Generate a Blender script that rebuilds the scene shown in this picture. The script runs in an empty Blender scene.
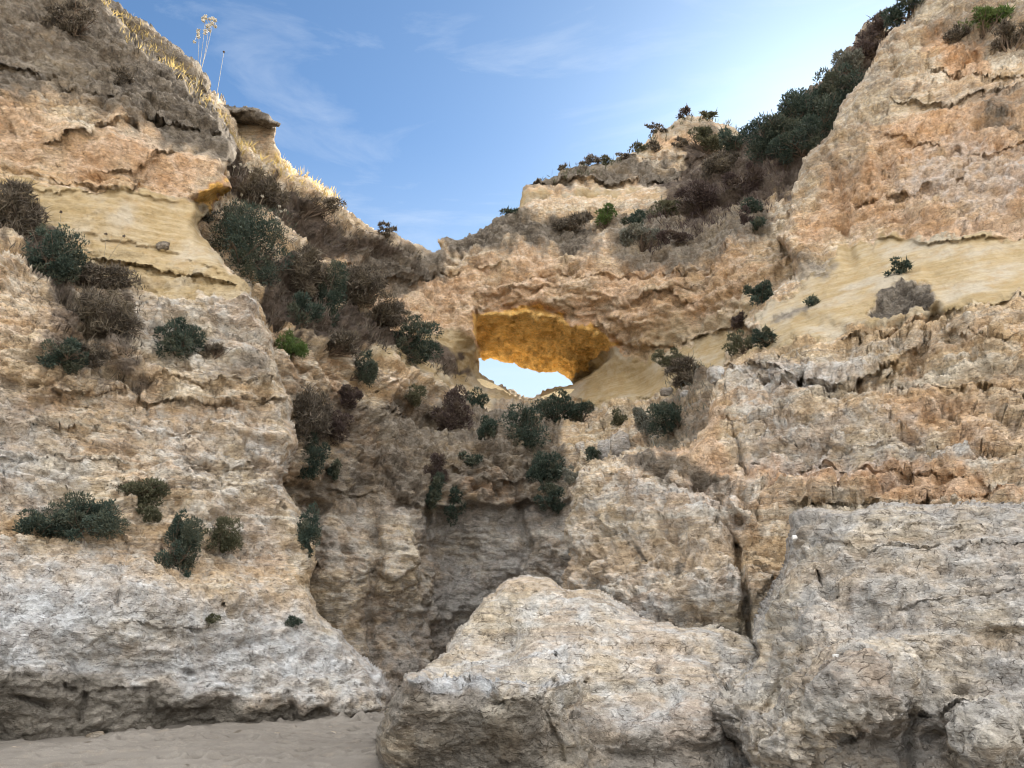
import bpy, math, random
import numpy as np
from mathutils import Vector, Matrix, Euler

# ----------------------------------------------------------------- camera, light, exposure
DENOISE = True
SC = bpy.context.scene
COL = SC.collection
W, H, F = 1024.0, 768.0, 770.0
PITCH = math.radians(18.0)
CAM = np.array([0.0, 0.0, 1.6])
cd = bpy.data.cameras.new('camera')
cd.sensor_width = 36.0
cd.lens = 36.0 * F / W
cd.clip_start = 0.05
cd.clip_end = 6000
cam = bpy.data.objects.new('camera', cd)
cam.location = CAM
cam.rotation_euler = (math.pi / 2 + PITCH, 0, 0)
COL.objects.link(cam)
SC.camera = cam

SUN_AZ, SUN_EL = math.radians(27.0), math.radians(31.0)      # behind the right-hand ridge
SUN_STRENGTH, SKY_STRENGTH, EXPOSURE = 5.0, 0.05, 1.65
FILL_CLOUD = (24.0, 23.9, 23.7, 1)
wd = bpy.data.worlds.new('World')
SC.world = wd
wd.use_nodes = True
nt = wd.node_tree
nt.nodes.clear()
wo = nt.nodes.new('ShaderNodeOutputWorld')
bg = nt.nodes.new('ShaderNodeBackground')
sky = nt.nodes.new('ShaderNodeTexSky')
sky.sky_type = 'NISHITA'
sky.sun_disc = False
sky.sun_elevation = SUN_EL
sky.sun_rotation = SUN_AZ
sky.air_density = 0.75
sky.dust_density = 0.36
sky.ozone_density = 1.0
bg.inputs['Strength'].default_value = SKY_STRENGTH
# thin cirrus: streaky noise on the sky direction
tc = nt.nodes.new('ShaderNodeTexCoord')
mp = nt.nodes.new('ShaderNodeMapping')
mp.inputs['Rotation'].default_value = (0.2, 0.35, 0.5)
mp.inputs['Scale'].default_value = (1.6, 6.0, 9.0)
nz = nt.nodes.new('ShaderNodeTexNoise')
nz.inputs['Scale'].default_value = 1.5
nz.inputs['Detail'].default_value = 8
nz.inputs['Roughness'].default_value = 0.62
nz.inputs['Distortion'].default_value = 0.6
rp = nt.nodes.new('ShaderNodeValToRGB')
rp.color_ramp.elements[0].position = 0.52
rp.color_ramp.elements[0].color = (0, 0, 0, 1)
rp.color_ramp.elements[1].position = 0.82
rp.color_ramp.elements[1].color = (0.36, 0.36, 0.36, 1)
mx = nt.nodes.new('ShaderNodeMix')
mx.data_type = 'RGBA'
mx.inputs[7].default_value = (6.5, 7.0, 7.6, 1)
L_ = nt.links.new
L_(tc.outputs['Generated'], mp.inputs['Vector'])
L_(mp.outputs['Vector'], nz.inputs['Vector'])
L_(nz.outputs['Fac'], rp.inputs['Fac'])
L_(rp.outputs['Color'], mx.inputs[0])
tn = nt.nodes.new('ShaderNodeMix'); tn.data_type = 'RGBA'; tn.blend_type = 'MULTIPLY'
tn.inputs[0].default_value = 1.0
tn.inputs[7].default_value = (0.90, 1.16, 1.28, 1)
L_(sky.outputs['Color'], tn.inputs[6])
hx = nt.nodes.new('ShaderNodeSeparateXYZ'); L_(tc.outputs['Generated'], hx.inputs[0])
hm = nt.nodes.new('ShaderNodeMapRange'); hm.interpolation_type = 'SMOOTHSTEP'
hm.inputs['From Min'].default_value = 0.60; hm.inputs['From Max'].default_value = 0.18
hm.inputs['To Max'].default_value = 0.85
L_(hx.outputs[2], hm.inputs['Value'])
hz = nt.nodes.new('ShaderNodeMix'); hz.data_type = 'RGBA'
hz.inputs[7].default_value = (5.4, 6.3, 6.7, 1)
L_(hm.outputs[0], hz.inputs[0]); L_(tn.outputs[2], hz.inputs[6]); L_(hz.outputs[2], mx.inputs[6])
# unseen bright cloud bank behind the viewer, added to light the shaded rock
mr = nt.nodes.new('ShaderNodeMapRange'); mr.interpolation_type = 'SMOOTHSTEP'
mr.inputs['From Min'].default_value = 0.15; mr.inputs['From Max'].default_value = 0.8
vd = nt.nodes.new('ShaderNodeVectorMath'); vd.operation = 'DOT_PRODUCT'
vd.inputs[1].default_value = Vector((0.15, -0.58, 0.80)).normalized()
L_(tc.outputs['Generated'], vd.inputs[0])
L_(vd.outputs['Value'], mr.inputs['Value'])
cn = nt.nodes.new('ShaderNodeTexNoise'); cn.inputs['Scale'].default_value = 2.2; cn.inputs['Detail'].default_value = 6
L_(tc.outputs['Generated'], cn.inputs['Vector'])
cm = nt.nodes.new('ShaderNodeMapRange'); cm.inputs['From Min'].default_value = 0.35; cm.inputs['From Max'].default_value = 0.6
cm.inputs['To Min'].default_value = 0.35
L_(cn.outputs['Fac'], cm.inputs['Value'])
ml = nt.nodes.new('ShaderNodeMath'); ml.operation = 'MULTIPLY'
L_(mr.outputs[0], ml.inputs[0]); L_(cm.outputs[0], ml.inputs[1])
mx2 = nt.nodes.new('ShaderNodeMix'); mx2.data_type = 'RGBA'
mx2.inputs[7].default_value = FILL_CLOUD
L_(ml.outputs[0], mx2.inputs[0]); L_(mx.outputs[2], mx2.inputs[6])
L_(mx2.outputs[2], bg.inputs['Color'])
L_(bg.outputs['Background'], wo.inputs['Surface'])

sl = bpy.data.lights.new('sun', 'SUN')
sl.energy = SUN_STRENGTH
sl.angle = math.radians(0.5)
sl.color = (1.0, 0.93, 0.82)
sun = bpy.data.objects.new('sun', sl)
sd_ = Vector((math.sin(SUN_AZ) * math.cos(SUN_EL), math.cos(SUN_AZ) * math.cos(SUN_EL), math.sin(SUN_EL)))
sun.rotation_euler = sd_.to_track_quat('Z', 'Y').to_euler()
COL.objects.link(sun)

vs = SC.view_settings
vs.view_transform = 'Standard'
vs.look = 'None'
vs.gamma = 1
vs.use_curve_mapping = False
vs.exposure = EXPOSURE
SC.cycles.max_bounces = 4
SC.cycles.diffuse_bounces = 3
SC.cycles.use_adaptive_sampling = True
SC.cycles.adaptive_threshold = 0.025
SC.cycles.use_denoising = DENOISE
SC.cycles.filter_width = 1.1

# ----------------------------------------------------------------- numeric helpers
cp, sp = math.cos(PITCH), math.sin(PITCH)
f32 = np.float32

def ray(u, v):
    """direction through a pixel, scaled so that its forward (y) part is 1"""
    x = (np.asarray(u, float) - W / 2) / F
    y = (H / 2 - np.asarray(v, float)) / F
    fy = cp - sp * y
    fz = sp + cp * y
    return x / fy, fz / fy

def at(u, v, Y):
    rx, rz = ray(u, v)
    rx, rz, Y = np.broadcast_arrays(rx, rz, np.asarray(Y, float))
    return np.stack([CAM[0] + rx * Y, CAM[1] + Y, CAM[2] + rz * Y], -1)

_r = np.random.RandomState(7)
PERM = np.tile(_r.permutation(256), 3)
GR = _r.normal(size=(256, 3)); GR /= np.linalg.norm(GR, axis=1)[:, None]

def pn(P, s=1.0, off=0.0):
    """gradient noise, about -0.7..0.7"""
    Q = P * s + off
    I = np.floor(Q).astype(np.int64)
    Fr = (Q - I)
    I &= 255
    U = Fr * Fr * Fr * (Fr * (Fr * 6 - 15) + 10)
    out = 0
    for dx in (0, 1):
        wx = U[..., 0] if dx else 1 - U[..., 0]
        a = PERM[(I[..., 0] + dx) & 255]
        for dy in (0, 1):
            wy = U[..., 1] if dy else 1 - U[..., 1]
            b = PERM[(a + I[..., 1] + dy) & 511 & 255]
            for dz in (0, 1):
                wz = U[..., 2] if dz else 1 - U[..., 2]
                g = GR[PERM[(b + I[..., 2] + dz) & 255]]
                d = g[..., 0] * (Fr[..., 0] - dx) + g[..., 1] * (Fr[..., 1] - dy) + g[..., 2] * (Fr[..., 2] - dz)
                out = out + wx * wy * wz * d
    return out

def fbm(P, s, octv=4, gain=0.5, off=0.0):
    a, t = 1.0, 0
    for i in range(octv):
        t = t + a * pn(P, s * 2.03 ** i, off + 17.3 * i)
        a *= gain
    return t

def worley(P, s, off=0.0):
    """nearest feature point: distance, vector from it, three random numbers of its cell"""
    Q = (P * s + off).reshape(-1, 3)
    I = np.floor(Q).astype(np.int64)
    best = np.full(len(Q), 1e9); bd = np.zeros_like(Q); br = np.zeros_like(Q)
    for dx in (-1, 0, 1):
        for dy in (-1, 0, 1):
            for dz in (-1, 0, 1):
                C = I + (dx, dy, dz)
                h = (C[:, 0] * 73856093) ^ (C[:, 1] * 19349663) ^ (C[:, 2] * 83492791)
                h = (h * 2654435761) & 0xFFFFFFFF
                h ^= h >> 15; h = (h * 2246822519) & 0xFFFFFFFF; h ^= h >> 13
                r = np.stack([(h & 1023), (h >> 10) & 1023, (h >> 20) & 1023], -1) / 1023.0
                d = Q - C - r
                e = (d * d).sum(-1)
                m = e < best
                best[m] = e[m]; bd[m] = d[m]; br[m] = r[m]
    sh = P.shape[:-1]
    return np.sqrt(best).reshape(sh), (bd / s).reshape(P.shape), br.reshape(P.shape)

def sst(a, b, x):
    t = np.clip((x - a) / (b - a), 0, 1)
    return t * t * (3 - 2 * t)

def poly_sd(U, V, poly):
    """signed distance in pixels, positive inside, with gradient-free closest point"""
    shp = U.shape
    x = U.ravel().astype(f32); y = V.ravel().astype(f32)
    best = np.full(x.shape, 1e12, f32)
    bx = np.zeros_like(x); by = np.zeros_like(x)
    ins = np.zeros(x.shape, bool)
    n = len(poly)
    for i in range(n):
        ax, ay = poly[i]; cx, cy = poly[(i + 1) % n]
        ex, ey = cx - ax, cy - ay
        L2 = ex * ex + ey * ey + 1e-9
        t = np.clip(((x - ax) * ex + (y - ay) * ey) / L2, 0, 1)
        qx = ax + t * ex; qy = ay + t * ey
        d = (x - qx) ** 2 + (y - qy) ** 2
        m = d < best
        best[m] = d[m]; bx[m] = qx[m]; by[m] = qy[m]
        if ay != cy:
            c = ((ay > y) != (cy > y)) & (x < ex * (y - ay) / (cy - ay) + ax)
            ins ^= c
    sd = np.sqrt(best)
    sd[~ins] *= -1
    return sd.reshape(shp), bx.reshape(shp), by.reshape(shp)

def line_d(U, V, pl):
    best = np.full(U.shape, 1e12, f32)
    for (ax, ay), (cx, cy) in zip(pl[:-1], pl[1:]):
        ex, ey = cx - ax, cy - ay
        t = np.clip(((U - ax) * ex + (V - ay) * ey) / (ex * ex + ey * ey + 1e-9), 0, 1)
        best = np.minimum(best, (U - ax - t * ex) ** 2 + (V - ay - t * ey) ** 2)
    return np.sqrt(best)

def rbf(ctrl, U, V):
    """smooth surface of distances through control points (u, v, Y)"""
    c = np.array(ctrl, float)
    p = c[:, :2] / 100.0
    n = len(c)
    D = np.sqrt(((p[:, None] - p[None]) ** 2).sum(-1) + 0.02)
    A = np.zeros((n + 3, n + 3))
    A[:n, :n] = -D
    A[:n, :n] -= np.eye(n) * 0.02
    A[:n, n] = 1; A[:n, n + 1:] = p
    A[n, :n] = 1; A[n + 1:, :n] = p.T
    w = np.linalg.solve(A, np.concatenate([c[:, 2], [0, 0, 0]]))
    x = U / 100.0; y = V / 100.0
    out = w[n] + w[n + 1] * x + w[n + 2] * y
    for i in range(n):
        out = out - w[i] * np.sqrt((x - p[i, 0]) ** 2 + (y - p[i, 1]) ** 2 + 0.02)
    return out

# ----------------------------------------------------------------- object helpers
def link(o, parent=None):
    COL.objects.link(o)
    if parent is not None:
        o.parent = parent
    return o

def mesh_np(name, verts, faces, mats=(), smooth=True, mat_idx=None):
    """faces: int array (n,4) or (n,3), or list of such arrays"""
    if not isinstance(faces, list):
        faces = [faces]
    faces = [f for f in faces if len(f)]
    me = bpy.data.meshes.new(name)
    me.vertices.add(len(verts))
    me.vertices.foreach_set('co', np.ascontiguousarray(verts, f32).ravel())
    nl = sum(f.size for f in faces); nf = sum(len(f) for f in faces)
    me.loops.add(nl); me.polygons.add(nf)
    me.loops.foreach_set('vertex_index', np.concatenate([f.ravel() for f in faces]).astype(np.int32))
    tot = np.concatenate([np.full(len(f), f.shape[1]) for f in faces])
    st = np.concatenate([[0], np.cumsum(tot)[:-1]])
    me.polygons.foreach_set('loop_start', st.astype(np.int32))
    for m in mats:
        me.materials.append(m)
    if mat_idx is not None:
        me.polygons.foreach_set('material_index', np.ascontiguousarray(mat_idx, np.int32))
    me.update(calc_edges=True)
    me.validate()
    me.polygons.foreach_set('use_smooth', np.full(len(me.polygons), smooth))
    return me

def tag(o, label=None, cat=None, group=None, kind=None):
    if label: o['label'] = label
    if cat: o['category'] = cat
    if group: o['group'] = group
    if kind: o['kind'] = kind
    return o

def attr4(me, name, data):
    a = me.attributes.new(name, 'FLOAT_COLOR', 'POINT')
    a.data.foreach_set('color', np.ascontiguousarray(data, f32).ravel())

# ----------------------------------------------------------------- materials
class NT:
    def __init__(s, name):
        s.m = bpy.data.materials.new(name)
        s.m.use_nodes = True
        s.t = s.m.node_tree
        s.t.nodes.clear()
        s.out = s.t.nodes.new('ShaderNodeOutputMaterial')
        s.bs = s.t.nodes.new('ShaderNodeBsdfPrincipled')
        s.t.links.new(s.bs.outputs[0], s.out.inputs['Surface'])
    def put(s, sock, v):
        if isinstance(v, bpy.types.NodeSocket):
            s.t.links.new(v, sock)
        elif v is not None:
            if sock.type == 'RGBA' and len(v) == 3:
                v = (*v, 1)
            sock.default_value = v
    def m_(s, op, a, b=None, c=None, clamp=False):
        n = s.t.nodes.new('ShaderNodeMath'); n.operation = op; n.use_clamp = clamp
        s.put(n.inputs[0], a)
        if b is not None: s.put(n.inputs[1], b)
        if c is not None: s.put(n.inputs[2], c)
        return n.outputs[0]
    def mix(s, f, a, b, mode='MIX'):
        n = s.t.nodes.new('ShaderNodeMix'); n.data_type = 'RGBA'; n.blend_type = mode
        s.put(n.inputs[0], f); s.put(n.inputs[6], a); s.put(n.inputs[7], b)
        return n.outputs[2]
    def coord(s, scale=(1, 1, 1)):
        t = s.t.nodes.new('ShaderNodeTexCoord')
        mp = s.t.nodes.new('ShaderNodeMapping')
        mp.inputs['Scale'].default_value = scale
        s.t.links.new(t.outputs['Object'], mp.inputs['Vector'])
        return mp.outputs['Vector']
    def noise(s, vec, scale, detail=4, rough=0.55, dist=0.0, col=False):
        n = s.t.nodes.new('ShaderNodeTexNoise')
        s.put(n.inputs['Vector'], vec)
        n.inputs['Scale'].default_value = scale
        n.inputs['Detail'].default_value = detail
        n.inputs['Roughness'].default_value = rough
        n.inputs['Distortion'].default_value = dist
        return n.outputs['Color' if col else 'Fac']
    def voro(s, vec, scale, feature='F1', out='Distance', rnd=1.0):
        n = s.t.nodes.new('ShaderNodeTexVoronoi'); n.feature = feature
        s.put(n.inputs['Vector'], vec)
        n.inputs['Scale'].default_value = scale
        n.inputs['Randomness'].default_value = rnd
        return n.outputs[out]
    def remap(s, v, a, b, c=0.0, d=1.0, smooth=True):
        n = s.t.nodes.new('ShaderNodeMapRange')
        n.interpolation_type = 'SMOOTHSTEP' if smooth else 'LINEAR'
        s.put(n.inputs['Value'], v)
        for k, x in (('From Min', a), ('From Max', b), ('To Min', c), ('To Max', d)):
            s.put(n.inputs[k], x)
        return n.outputs[0]
    def attr(s, name):
        n = s.t.nodes.new('ShaderNodeAttribute'); n.attribute_name = name
        sp_ = s.t.nodes.new('ShaderNodeSeparateColor')
        s.t.links.new(n.outputs['Color'], sp_.inputs[0])
        return sp_.outputs[0], sp_.outputs[1], sp_.outputs[2], n.outputs['Alpha']
    def displace(s, h, scale=1.0, method='BOTH'):
        n = s.t.nodes.new('ShaderNodeDisplacement')
        n.inputs['Midlevel'].default_value = 0.0
        n.inputs['Scale'].default_value = scale
        s.put(n.inputs['Height'], h)
        s.t.links.new(n.outputs[0], s.out.inputs['Displacement'])
        s.m.displacement_method = method

def rock_material():
    k = NT('rock')
    P = k.coord()
    Pz = k.coord((1, 1, 2.2))
    Pb = k.coord((0.35, 0.35, 5.0))
    sand, crust, ochre, white = k.attr('zone_a')
    wet, soil, rough, blocky = k.attr('zone_b')
    nA = k.noise(P, 0.55, 4, 0.6)
    nB = k.noise(P, 2.3, 5, 0.65)
    nC = k.noise(P, 11.0, 4, 0.7)
    nD = k.noise(P, 38.0, 2, 0.7)
    nS = k.noise(Pb, 1.6, 4, 0.6, 0.3)
    n5 = k.noise(Pz, 5.0, 6, 0.72)
    def edge(w, n, amp=0.9):
        t = k.m_('MULTIPLY_ADD', k.m_('SUBTRACT', n, 0.5), amp, w)
        g = k.remap(t, 0.3, 0.7)
        return k.m_('MULTIPLY', g, k.remap(w, 0.0, 0.12))
    nM = k.m_('MULTIPLY_ADD', nA, 0.5, k.m_('MULTIPLY', nB, 0.5))
    # colour
    def soft(w, n, amp=0.6):
        t = k.m_('MULTIPLY_ADD', k.m_('SUBTRACT', n, 0.5), amp * 1.6, w)
        return k.m_('MULTIPLY', k.remap(t, 0.0, 1.0), k.remap(w, 0.0, 0.15))
    c = k.mix(k.remap(nA, 0.35, 0.65), (0.60, 0.48, 0.325), (0.57, 0.395, 0.25))
    c = k.mix(k.remap(nB, 0.42, 0.68), c, (0.68, 0.60, 0.49))
    c = k.mix(k.m_('MULTIPLY', k.remap(nS, 0.5, 0.66), 0.45), c, (0.49, 0.335, 0.19))
    c = k.mix(k.m_('MULTIPLY', k.remap(nB, 0.48, 0.32), 0.55), c, (0.35, 0.29, 0.225))
    # long beds of slightly different stone
    nL = k.noise(k.coord((0.05, 0.05, 1.0)), 1.5, 5, 0.62, 0.25)
    c = k.mix(k.m_('MULTIPLY', k.remap(nL, 0.53, 0.60), 0.6), c, (0.50, 0.345, 0.19))
    c = k.mix(k.m_('MULTIPLY', k.remap(nL, 0.44, 0.38), 0.6), c, (0.66, 0.59, 0.48))
    c = k.mix(k.m_('MULTIPLY', k.m_('MULTIPLY', k.remap(nL, 0.475, 0.49), k.remap(nL, 0.515, 0.50)), 0.5), c, (0.36, 0.30, 0.235))
    o1 = k.mix(k.remap(nB, 0.35, 0.65), (0.51, 0.285, 0.14), (0.62, 0.42, 0.275))
    c = k.mix(soft(ochre, nM, 1.0), c, o1)
    c = k.mix(k.remap(ochre, 1.0, 1.2), c, k.mix(k.remap(nB, 0.35, 0.65), (0.72, 0.42, 0.12), (0.84, 0.56, 0.22)))  # strongest ochre turns bright gold: painted glow for window ceiling and left hollow
    w1 = k.mix(k.remap(nB, 0.35, 0.65), (0.385, 0.385, 0.382), (0.53, 0.53, 0.527))
    c = k.mix(soft(white, nM, 1.0), c, w1)
    s1 = k.mix(k.remap(k.m_('ADD', k.m_('MULTIPLY', nS, 0.45), k.m_('MULTIPLY', nM, 0.55)), 0.40, 0.60), (0.31, 0.23, 0.12), (0.385, 0.305, 0.19))
    s1 = k.mix(k.m_('MULTIPLY', k.remap(nA, 0.45, 0.65), 0.7), s1, (0.39, 0.345, 0.275))
    s1 = k.mix(k.m_('MULTIPLY', k.remap(nB, 0.5, 0.35), 0.4), s1, (0.32, 0.22, 0.11))
    c = k.mix(edge(sand, nM, 1.3), c, s1)
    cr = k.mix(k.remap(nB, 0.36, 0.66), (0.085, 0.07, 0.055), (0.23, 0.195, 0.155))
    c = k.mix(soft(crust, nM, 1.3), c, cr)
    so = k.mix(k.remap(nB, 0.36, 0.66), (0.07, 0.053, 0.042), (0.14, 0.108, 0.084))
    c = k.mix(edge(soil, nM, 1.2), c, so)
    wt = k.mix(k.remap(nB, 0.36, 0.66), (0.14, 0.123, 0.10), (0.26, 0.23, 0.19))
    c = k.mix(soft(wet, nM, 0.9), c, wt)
    # fractured blocks shared by colour and relief
    wv = k.t.nodes.new('ShaderNodeVectorMath'); wv.operation = 'SCALE'
    k.put(wv.inputs[0], k.noise(P, 2.0, 2, 0.65, col=True)); wv.inputs['Scale'].default_value = 0.6
    av = k.t.nodes.new('ShaderNodeVectorMath'); av.operation = 'ADD'
    k.put(av.inputs[0], Pz); k.put(av.inputs[1], wv.outputs[0])
    V = av.outputs[0]
    def cells(scale, tilt, step):
        n = k.t.nodes.new('ShaderNodeTexVoronoi'); n.feature = 'F1'
        k.put(n.inputs['Vector'], V); n.inputs['Scale'].default_value = scale
        df = k.t.nodes.new('ShaderNodeVectorMath'); df.operation = 'SUBTRACT'
        k.put(df.inputs[0], V); k.put(df.inputs[1], n.outputs['Position'])
        cc_ = k.t.nodes.new('ShaderNodeVectorMath'); cc_.operation = 'SUBTRACT'
        k.put(cc_.inputs[0], n.outputs['Color']); cc_.inputs[1].default_value = (0.5, 0.5, 0.5)
        dt = k.t.nodes.new('ShaderNodeVectorMath'); dt.operation = 'DOT_PRODUCT'
        k.put(dt.inputs[0], df.outputs[0]); k.put(dt.inputs[1], cc_.outputs[0])
        sx_ = k.t.nodes.new('ShaderNodeSeparateColor'); k.put(sx_.inputs[0], n.outputs['Color'])
        hh = k.m_('ADD', k.m_('MULTIPLY', dt.outputs['Value'], tilt), k.m_('MULTIPLY', k.m_('SUBTRACT', sx_.outputs[0], 0.5), step))
        return hh, sx_.outputs[1], n.outputs['Distance']
    hB, rB, dB = cells(3.6, 0.6, 0.05)
    hC, rC, dC = cells(9.0, 0.8, 0.028)
    ed = k.t.nodes.new('ShaderNodeTexVoronoi'); ed.feature = 'DISTANCE_TO_EDGE'
    k.put(ed.inputs['Vector'], V); ed.inputs['Scale'].default_value = 5.5
    crackm = k.m_('MULTIPLY', k.remap(ed.outputs['Distance'], 0.055, 0.01), k.remap(n5, 0.50, 0.40))
    c = k.mix(k.m_('MULTIPLY', crackm, k.m_('MULTIPLY_ADD', sand, -0.45, 0.52)), c, (0.10, 0.075, 0.05))
    sp1 = k.remap(nC, 0.25, 0.75, 0.74, 1.22, False)
    sp2 = k.remap(nD, 0.25, 0.75, 0.86, 1.12, False)
    spv = k.m_('MULTIPLY', sp1, sp2)
    spv = k.m_('MULTIPLY', spv, k.m_('MULTIPLY_ADD', rB, 0.22, 0.90))
    spv = k.m_('MULTIPLY', spv, k.m_('MULTIPLY_ADD', rC, 0.26, 0.87))
    smoothz = k.m_('SUBTRACT', 1.0, k.m_('MULTIPLY', sand, 0.7))
    spv = k.m_('ADD', 1.0, k.m_('MULTIPLY', k.m_('SUBTRACT', spv, 1.0), smoothz))
    cc = k.t.nodes.new('ShaderNodeCombineColor')
    for i in range(3): k.put(cc.inputs[i], spv)
    c = k.mix(1.0, c, cc.outputs[0], 'MULTIPLY')
    k.put(k.bs.inputs['Base Color'], c)
    k.bs.inputs['Roughness'].default_value = 0.95
    k.bs.inputs['Specular IOR Level'].default_value = 0.15
    b = k.t.nodes.new('ShaderNodeBump'); b.inputs['Strength'].default_value = 1.0; b.inputs['Distance'].default_value = 1.0
    bh = k.m_('MULTIPLY', n5, 0.13)
    bh = k.m_('ADD', bh, k.m_('MULTIPLY', hC, 0.7))
    bh = k.m_('ADD', bh, k.m_('MULTIPLY', crackm, -0.03))
    bh = k.m_('ADD', bh, k.m_('MULTIPLY', k.remap(k.voro(P, 17.0), 0.05, 0.40, -0.022, 0.0), k.remap(n5, 0.42, 0.56)))
    k.put(b.inputs['Height'], k.m_('MULTIPLY', bh, k.m_('MULTIPLY_ADD', sand, -0.72, 1.0)))
    k.put(k.bs.inputs['Normal'], b.outputs[0])
    return k.m

def sand_material():
    k = NT('beach_sand')
    P = k.coord()
    n1 = k.noise(P, 0.35, 5, 0.6); n2 = k.noise(P, 3.0, 5, 0.6); n3 = k.noise(P, 60.0, 3, 0.7)
    c = k.mix(k.remap(n1, 0.35, 0.65), (0.16, 0.141, 0.12), (0.20, 0.178, 0.152))
    c = k.mix(k.m_('MULTIPLY', k.remap(n2, 0.55, 0.72), 0.35), c, (0.28, 0.225, 0.17))
    c = k.mix(k.m_('MULTIPLY', k.remap(n3, 0.5, 0.75), 0.25), c, (0.5, 0.44, 0.36))
    weed = k.m_('MULTIPLY', k.remap(k.voro(k.coord((1.2, 3.5, 1.0)), 1.7, 'F1', 'Distance'), 0.20, 0.10), k.remap(k.noise(P, 0.8, 3, 0.6), 0.5, 0.58))
    c = k.mix(k.m_('MULTIPLY', weed, 0.75), c, (0.075, 0.06, 0.045))
    # damp compacted sand under the cliffs, pale dry sand further out on the beach
    sx = k.t.nodes.new('ShaderNodeSeparateXYZ'); k.put(sx.inputs[0], P)
    dry = k.remap(k.m_('MULTIPLY_ADD', n1, 6.0, sx.outputs[1]), 10.0, 0.0)
    c = k.mix(dry, c, k.mix(k.remap(n2, 0.35, 0.65), (0.54, 0.47, 0.37), (0.60, 0.53, 0.43)))
    k.put(k.bs.inputs['Base Color'], c)
    k.bs.inputs['Roughness'].default_value = 0.95
    k.bs.inputs['Specular IOR Level'].default_value = 0.1
    b = k.t.nodes.new('ShaderNodeBump'); b.inputs['Strength'].default_value = 0.7; b.inputs['Distance'].default_value = 0.03
    k.put(b.inputs['Height'], k.m_('ADD', k.noise(P, 9.0, 6, 0.7), k.m_('MULTIPLY', n3, 0.2)))
    k.put(k.bs.inputs['Normal'], b.outputs[0])
    return k.m

def leaf_material(name, ca, cb, transl=0.25):
    k = NT(name)
    n = k.t.nodes.new('ShaderNodeAttribute'); n.attribute_name = 'leaf'
    s = k.t.nodes.new('ShaderNodeSeparateColor'); k.t.links.new(n.outputs['Color'], s.inputs[0])
    c = k.mix(s.outputs[0], ca, cb)
    c = k.mix(k.remap(s.outputs[1], 0.55, 0.95, 0.0, 0.6), c, tuple(0.5 * x + 0.5 * y for x, y in zip(cb, (0.17, 0.135, 0.075))))
    k.put(k.bs.inputs['Base Color'], c)
    k.bs.inputs['Roughness'].default_value = 0.7
    k.bs.inputs['Specular IOR Level'].default_value = 0.2
    tr = k.t.nodes.new('ShaderNodeBsdfTranslucent'); k.put(tr.inputs['Color'], c)
    ms = k.t.nodes.new('ShaderNodeMixShader'); ms.inputs[0].default_value = transl
    k.t.links.new(k.bs.outputs[0], ms.inputs[1]); k.t.links.new(tr.outputs[0], ms.inputs[2])
    k.t.links.new(ms.outputs[0], k.out.inputs['Surface'])
    return k.m

def plain(name, c, rough=0.8):
    k = NT(name)
    n = k.noise(k.coord(), 20.0, 4, 0.6)
    k.put(k.bs.inputs['Base Color'], k.mix(k.remap(n, 0.3, 0.7), tuple(x * 0.75 for x in c), tuple(min(1, x * 1.2) for x in c)))
    k.bs.inputs['Roughness'].default_value = rough
    return k.m

ROCK = rock_material()
SAND = sand_material()
M_GREEN = leaf_material('dark_green_leaves', (0.020, 0.034, 0.027), (0.078, 0.100, 0.074))
M_FRESH = leaf_material('fresh_green_leaves', (0.05, 0.085, 0.025), (0.12, 0.17, 0.05))
M_OLIVE = leaf_material('olive_leaves', (0.055, 0.06, 0.035), (0.13, 0.125, 0.075))
M_PURPLE = leaf_material('purple_brown_leaves', (0.048, 0.034, 0.032), (0.11, 0.08, 0.07))
M_DRY = leaf_material('dry_brown_leaves', (0.046, 0.039, 0.031), (0.185, 0.152, 0.115), 0.15)
M_GREY = leaf_material('grey_green_leaves', (0.10, 0.10, 0.08), (0.20, 0.20, 0.165), 0.15)
M_STRAW = leaf_material('straw_grass', (0.38, 0.275, 0.10), (0.58, 0.45, 0.19), 0.4)
M_TWIG = plain('twigs', (0.12, 0.085, 0.06))
M_STALK = plain('dry_stalks', (0.33, 0.29, 0.22))
M_HEAD = plain('seed_heads', (0.09, 0.065, 0.05))
M_PALE = plain('pale_flower_heads', (0.46, 0.42, 0.34))
M_LEDGE = plain('pale_yellow_sandstone', (0.78, 0.63, 0.38))
M_SHELL = plain('white_shell', (0.6, 0.58, 0.55), 0.5)

# ----------------------------------------------------------------- rock masses
LEDGE = 0.40
MASSES = []          # front to back, for placing plants on them

def coords(lo, hi, flo, fhi, step, coarse):
    a = np.arange(flo, lo, -coarse)[1:][::-1] if lo < flo else np.array([])
    b = np.arange(flo, fhi + step, step)
    c = np.arange(b[-1] + coarse, hi + coarse, coarse) if hi > b[-1] else np.array([])
    return np.concatenate([a, b, c])

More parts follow.
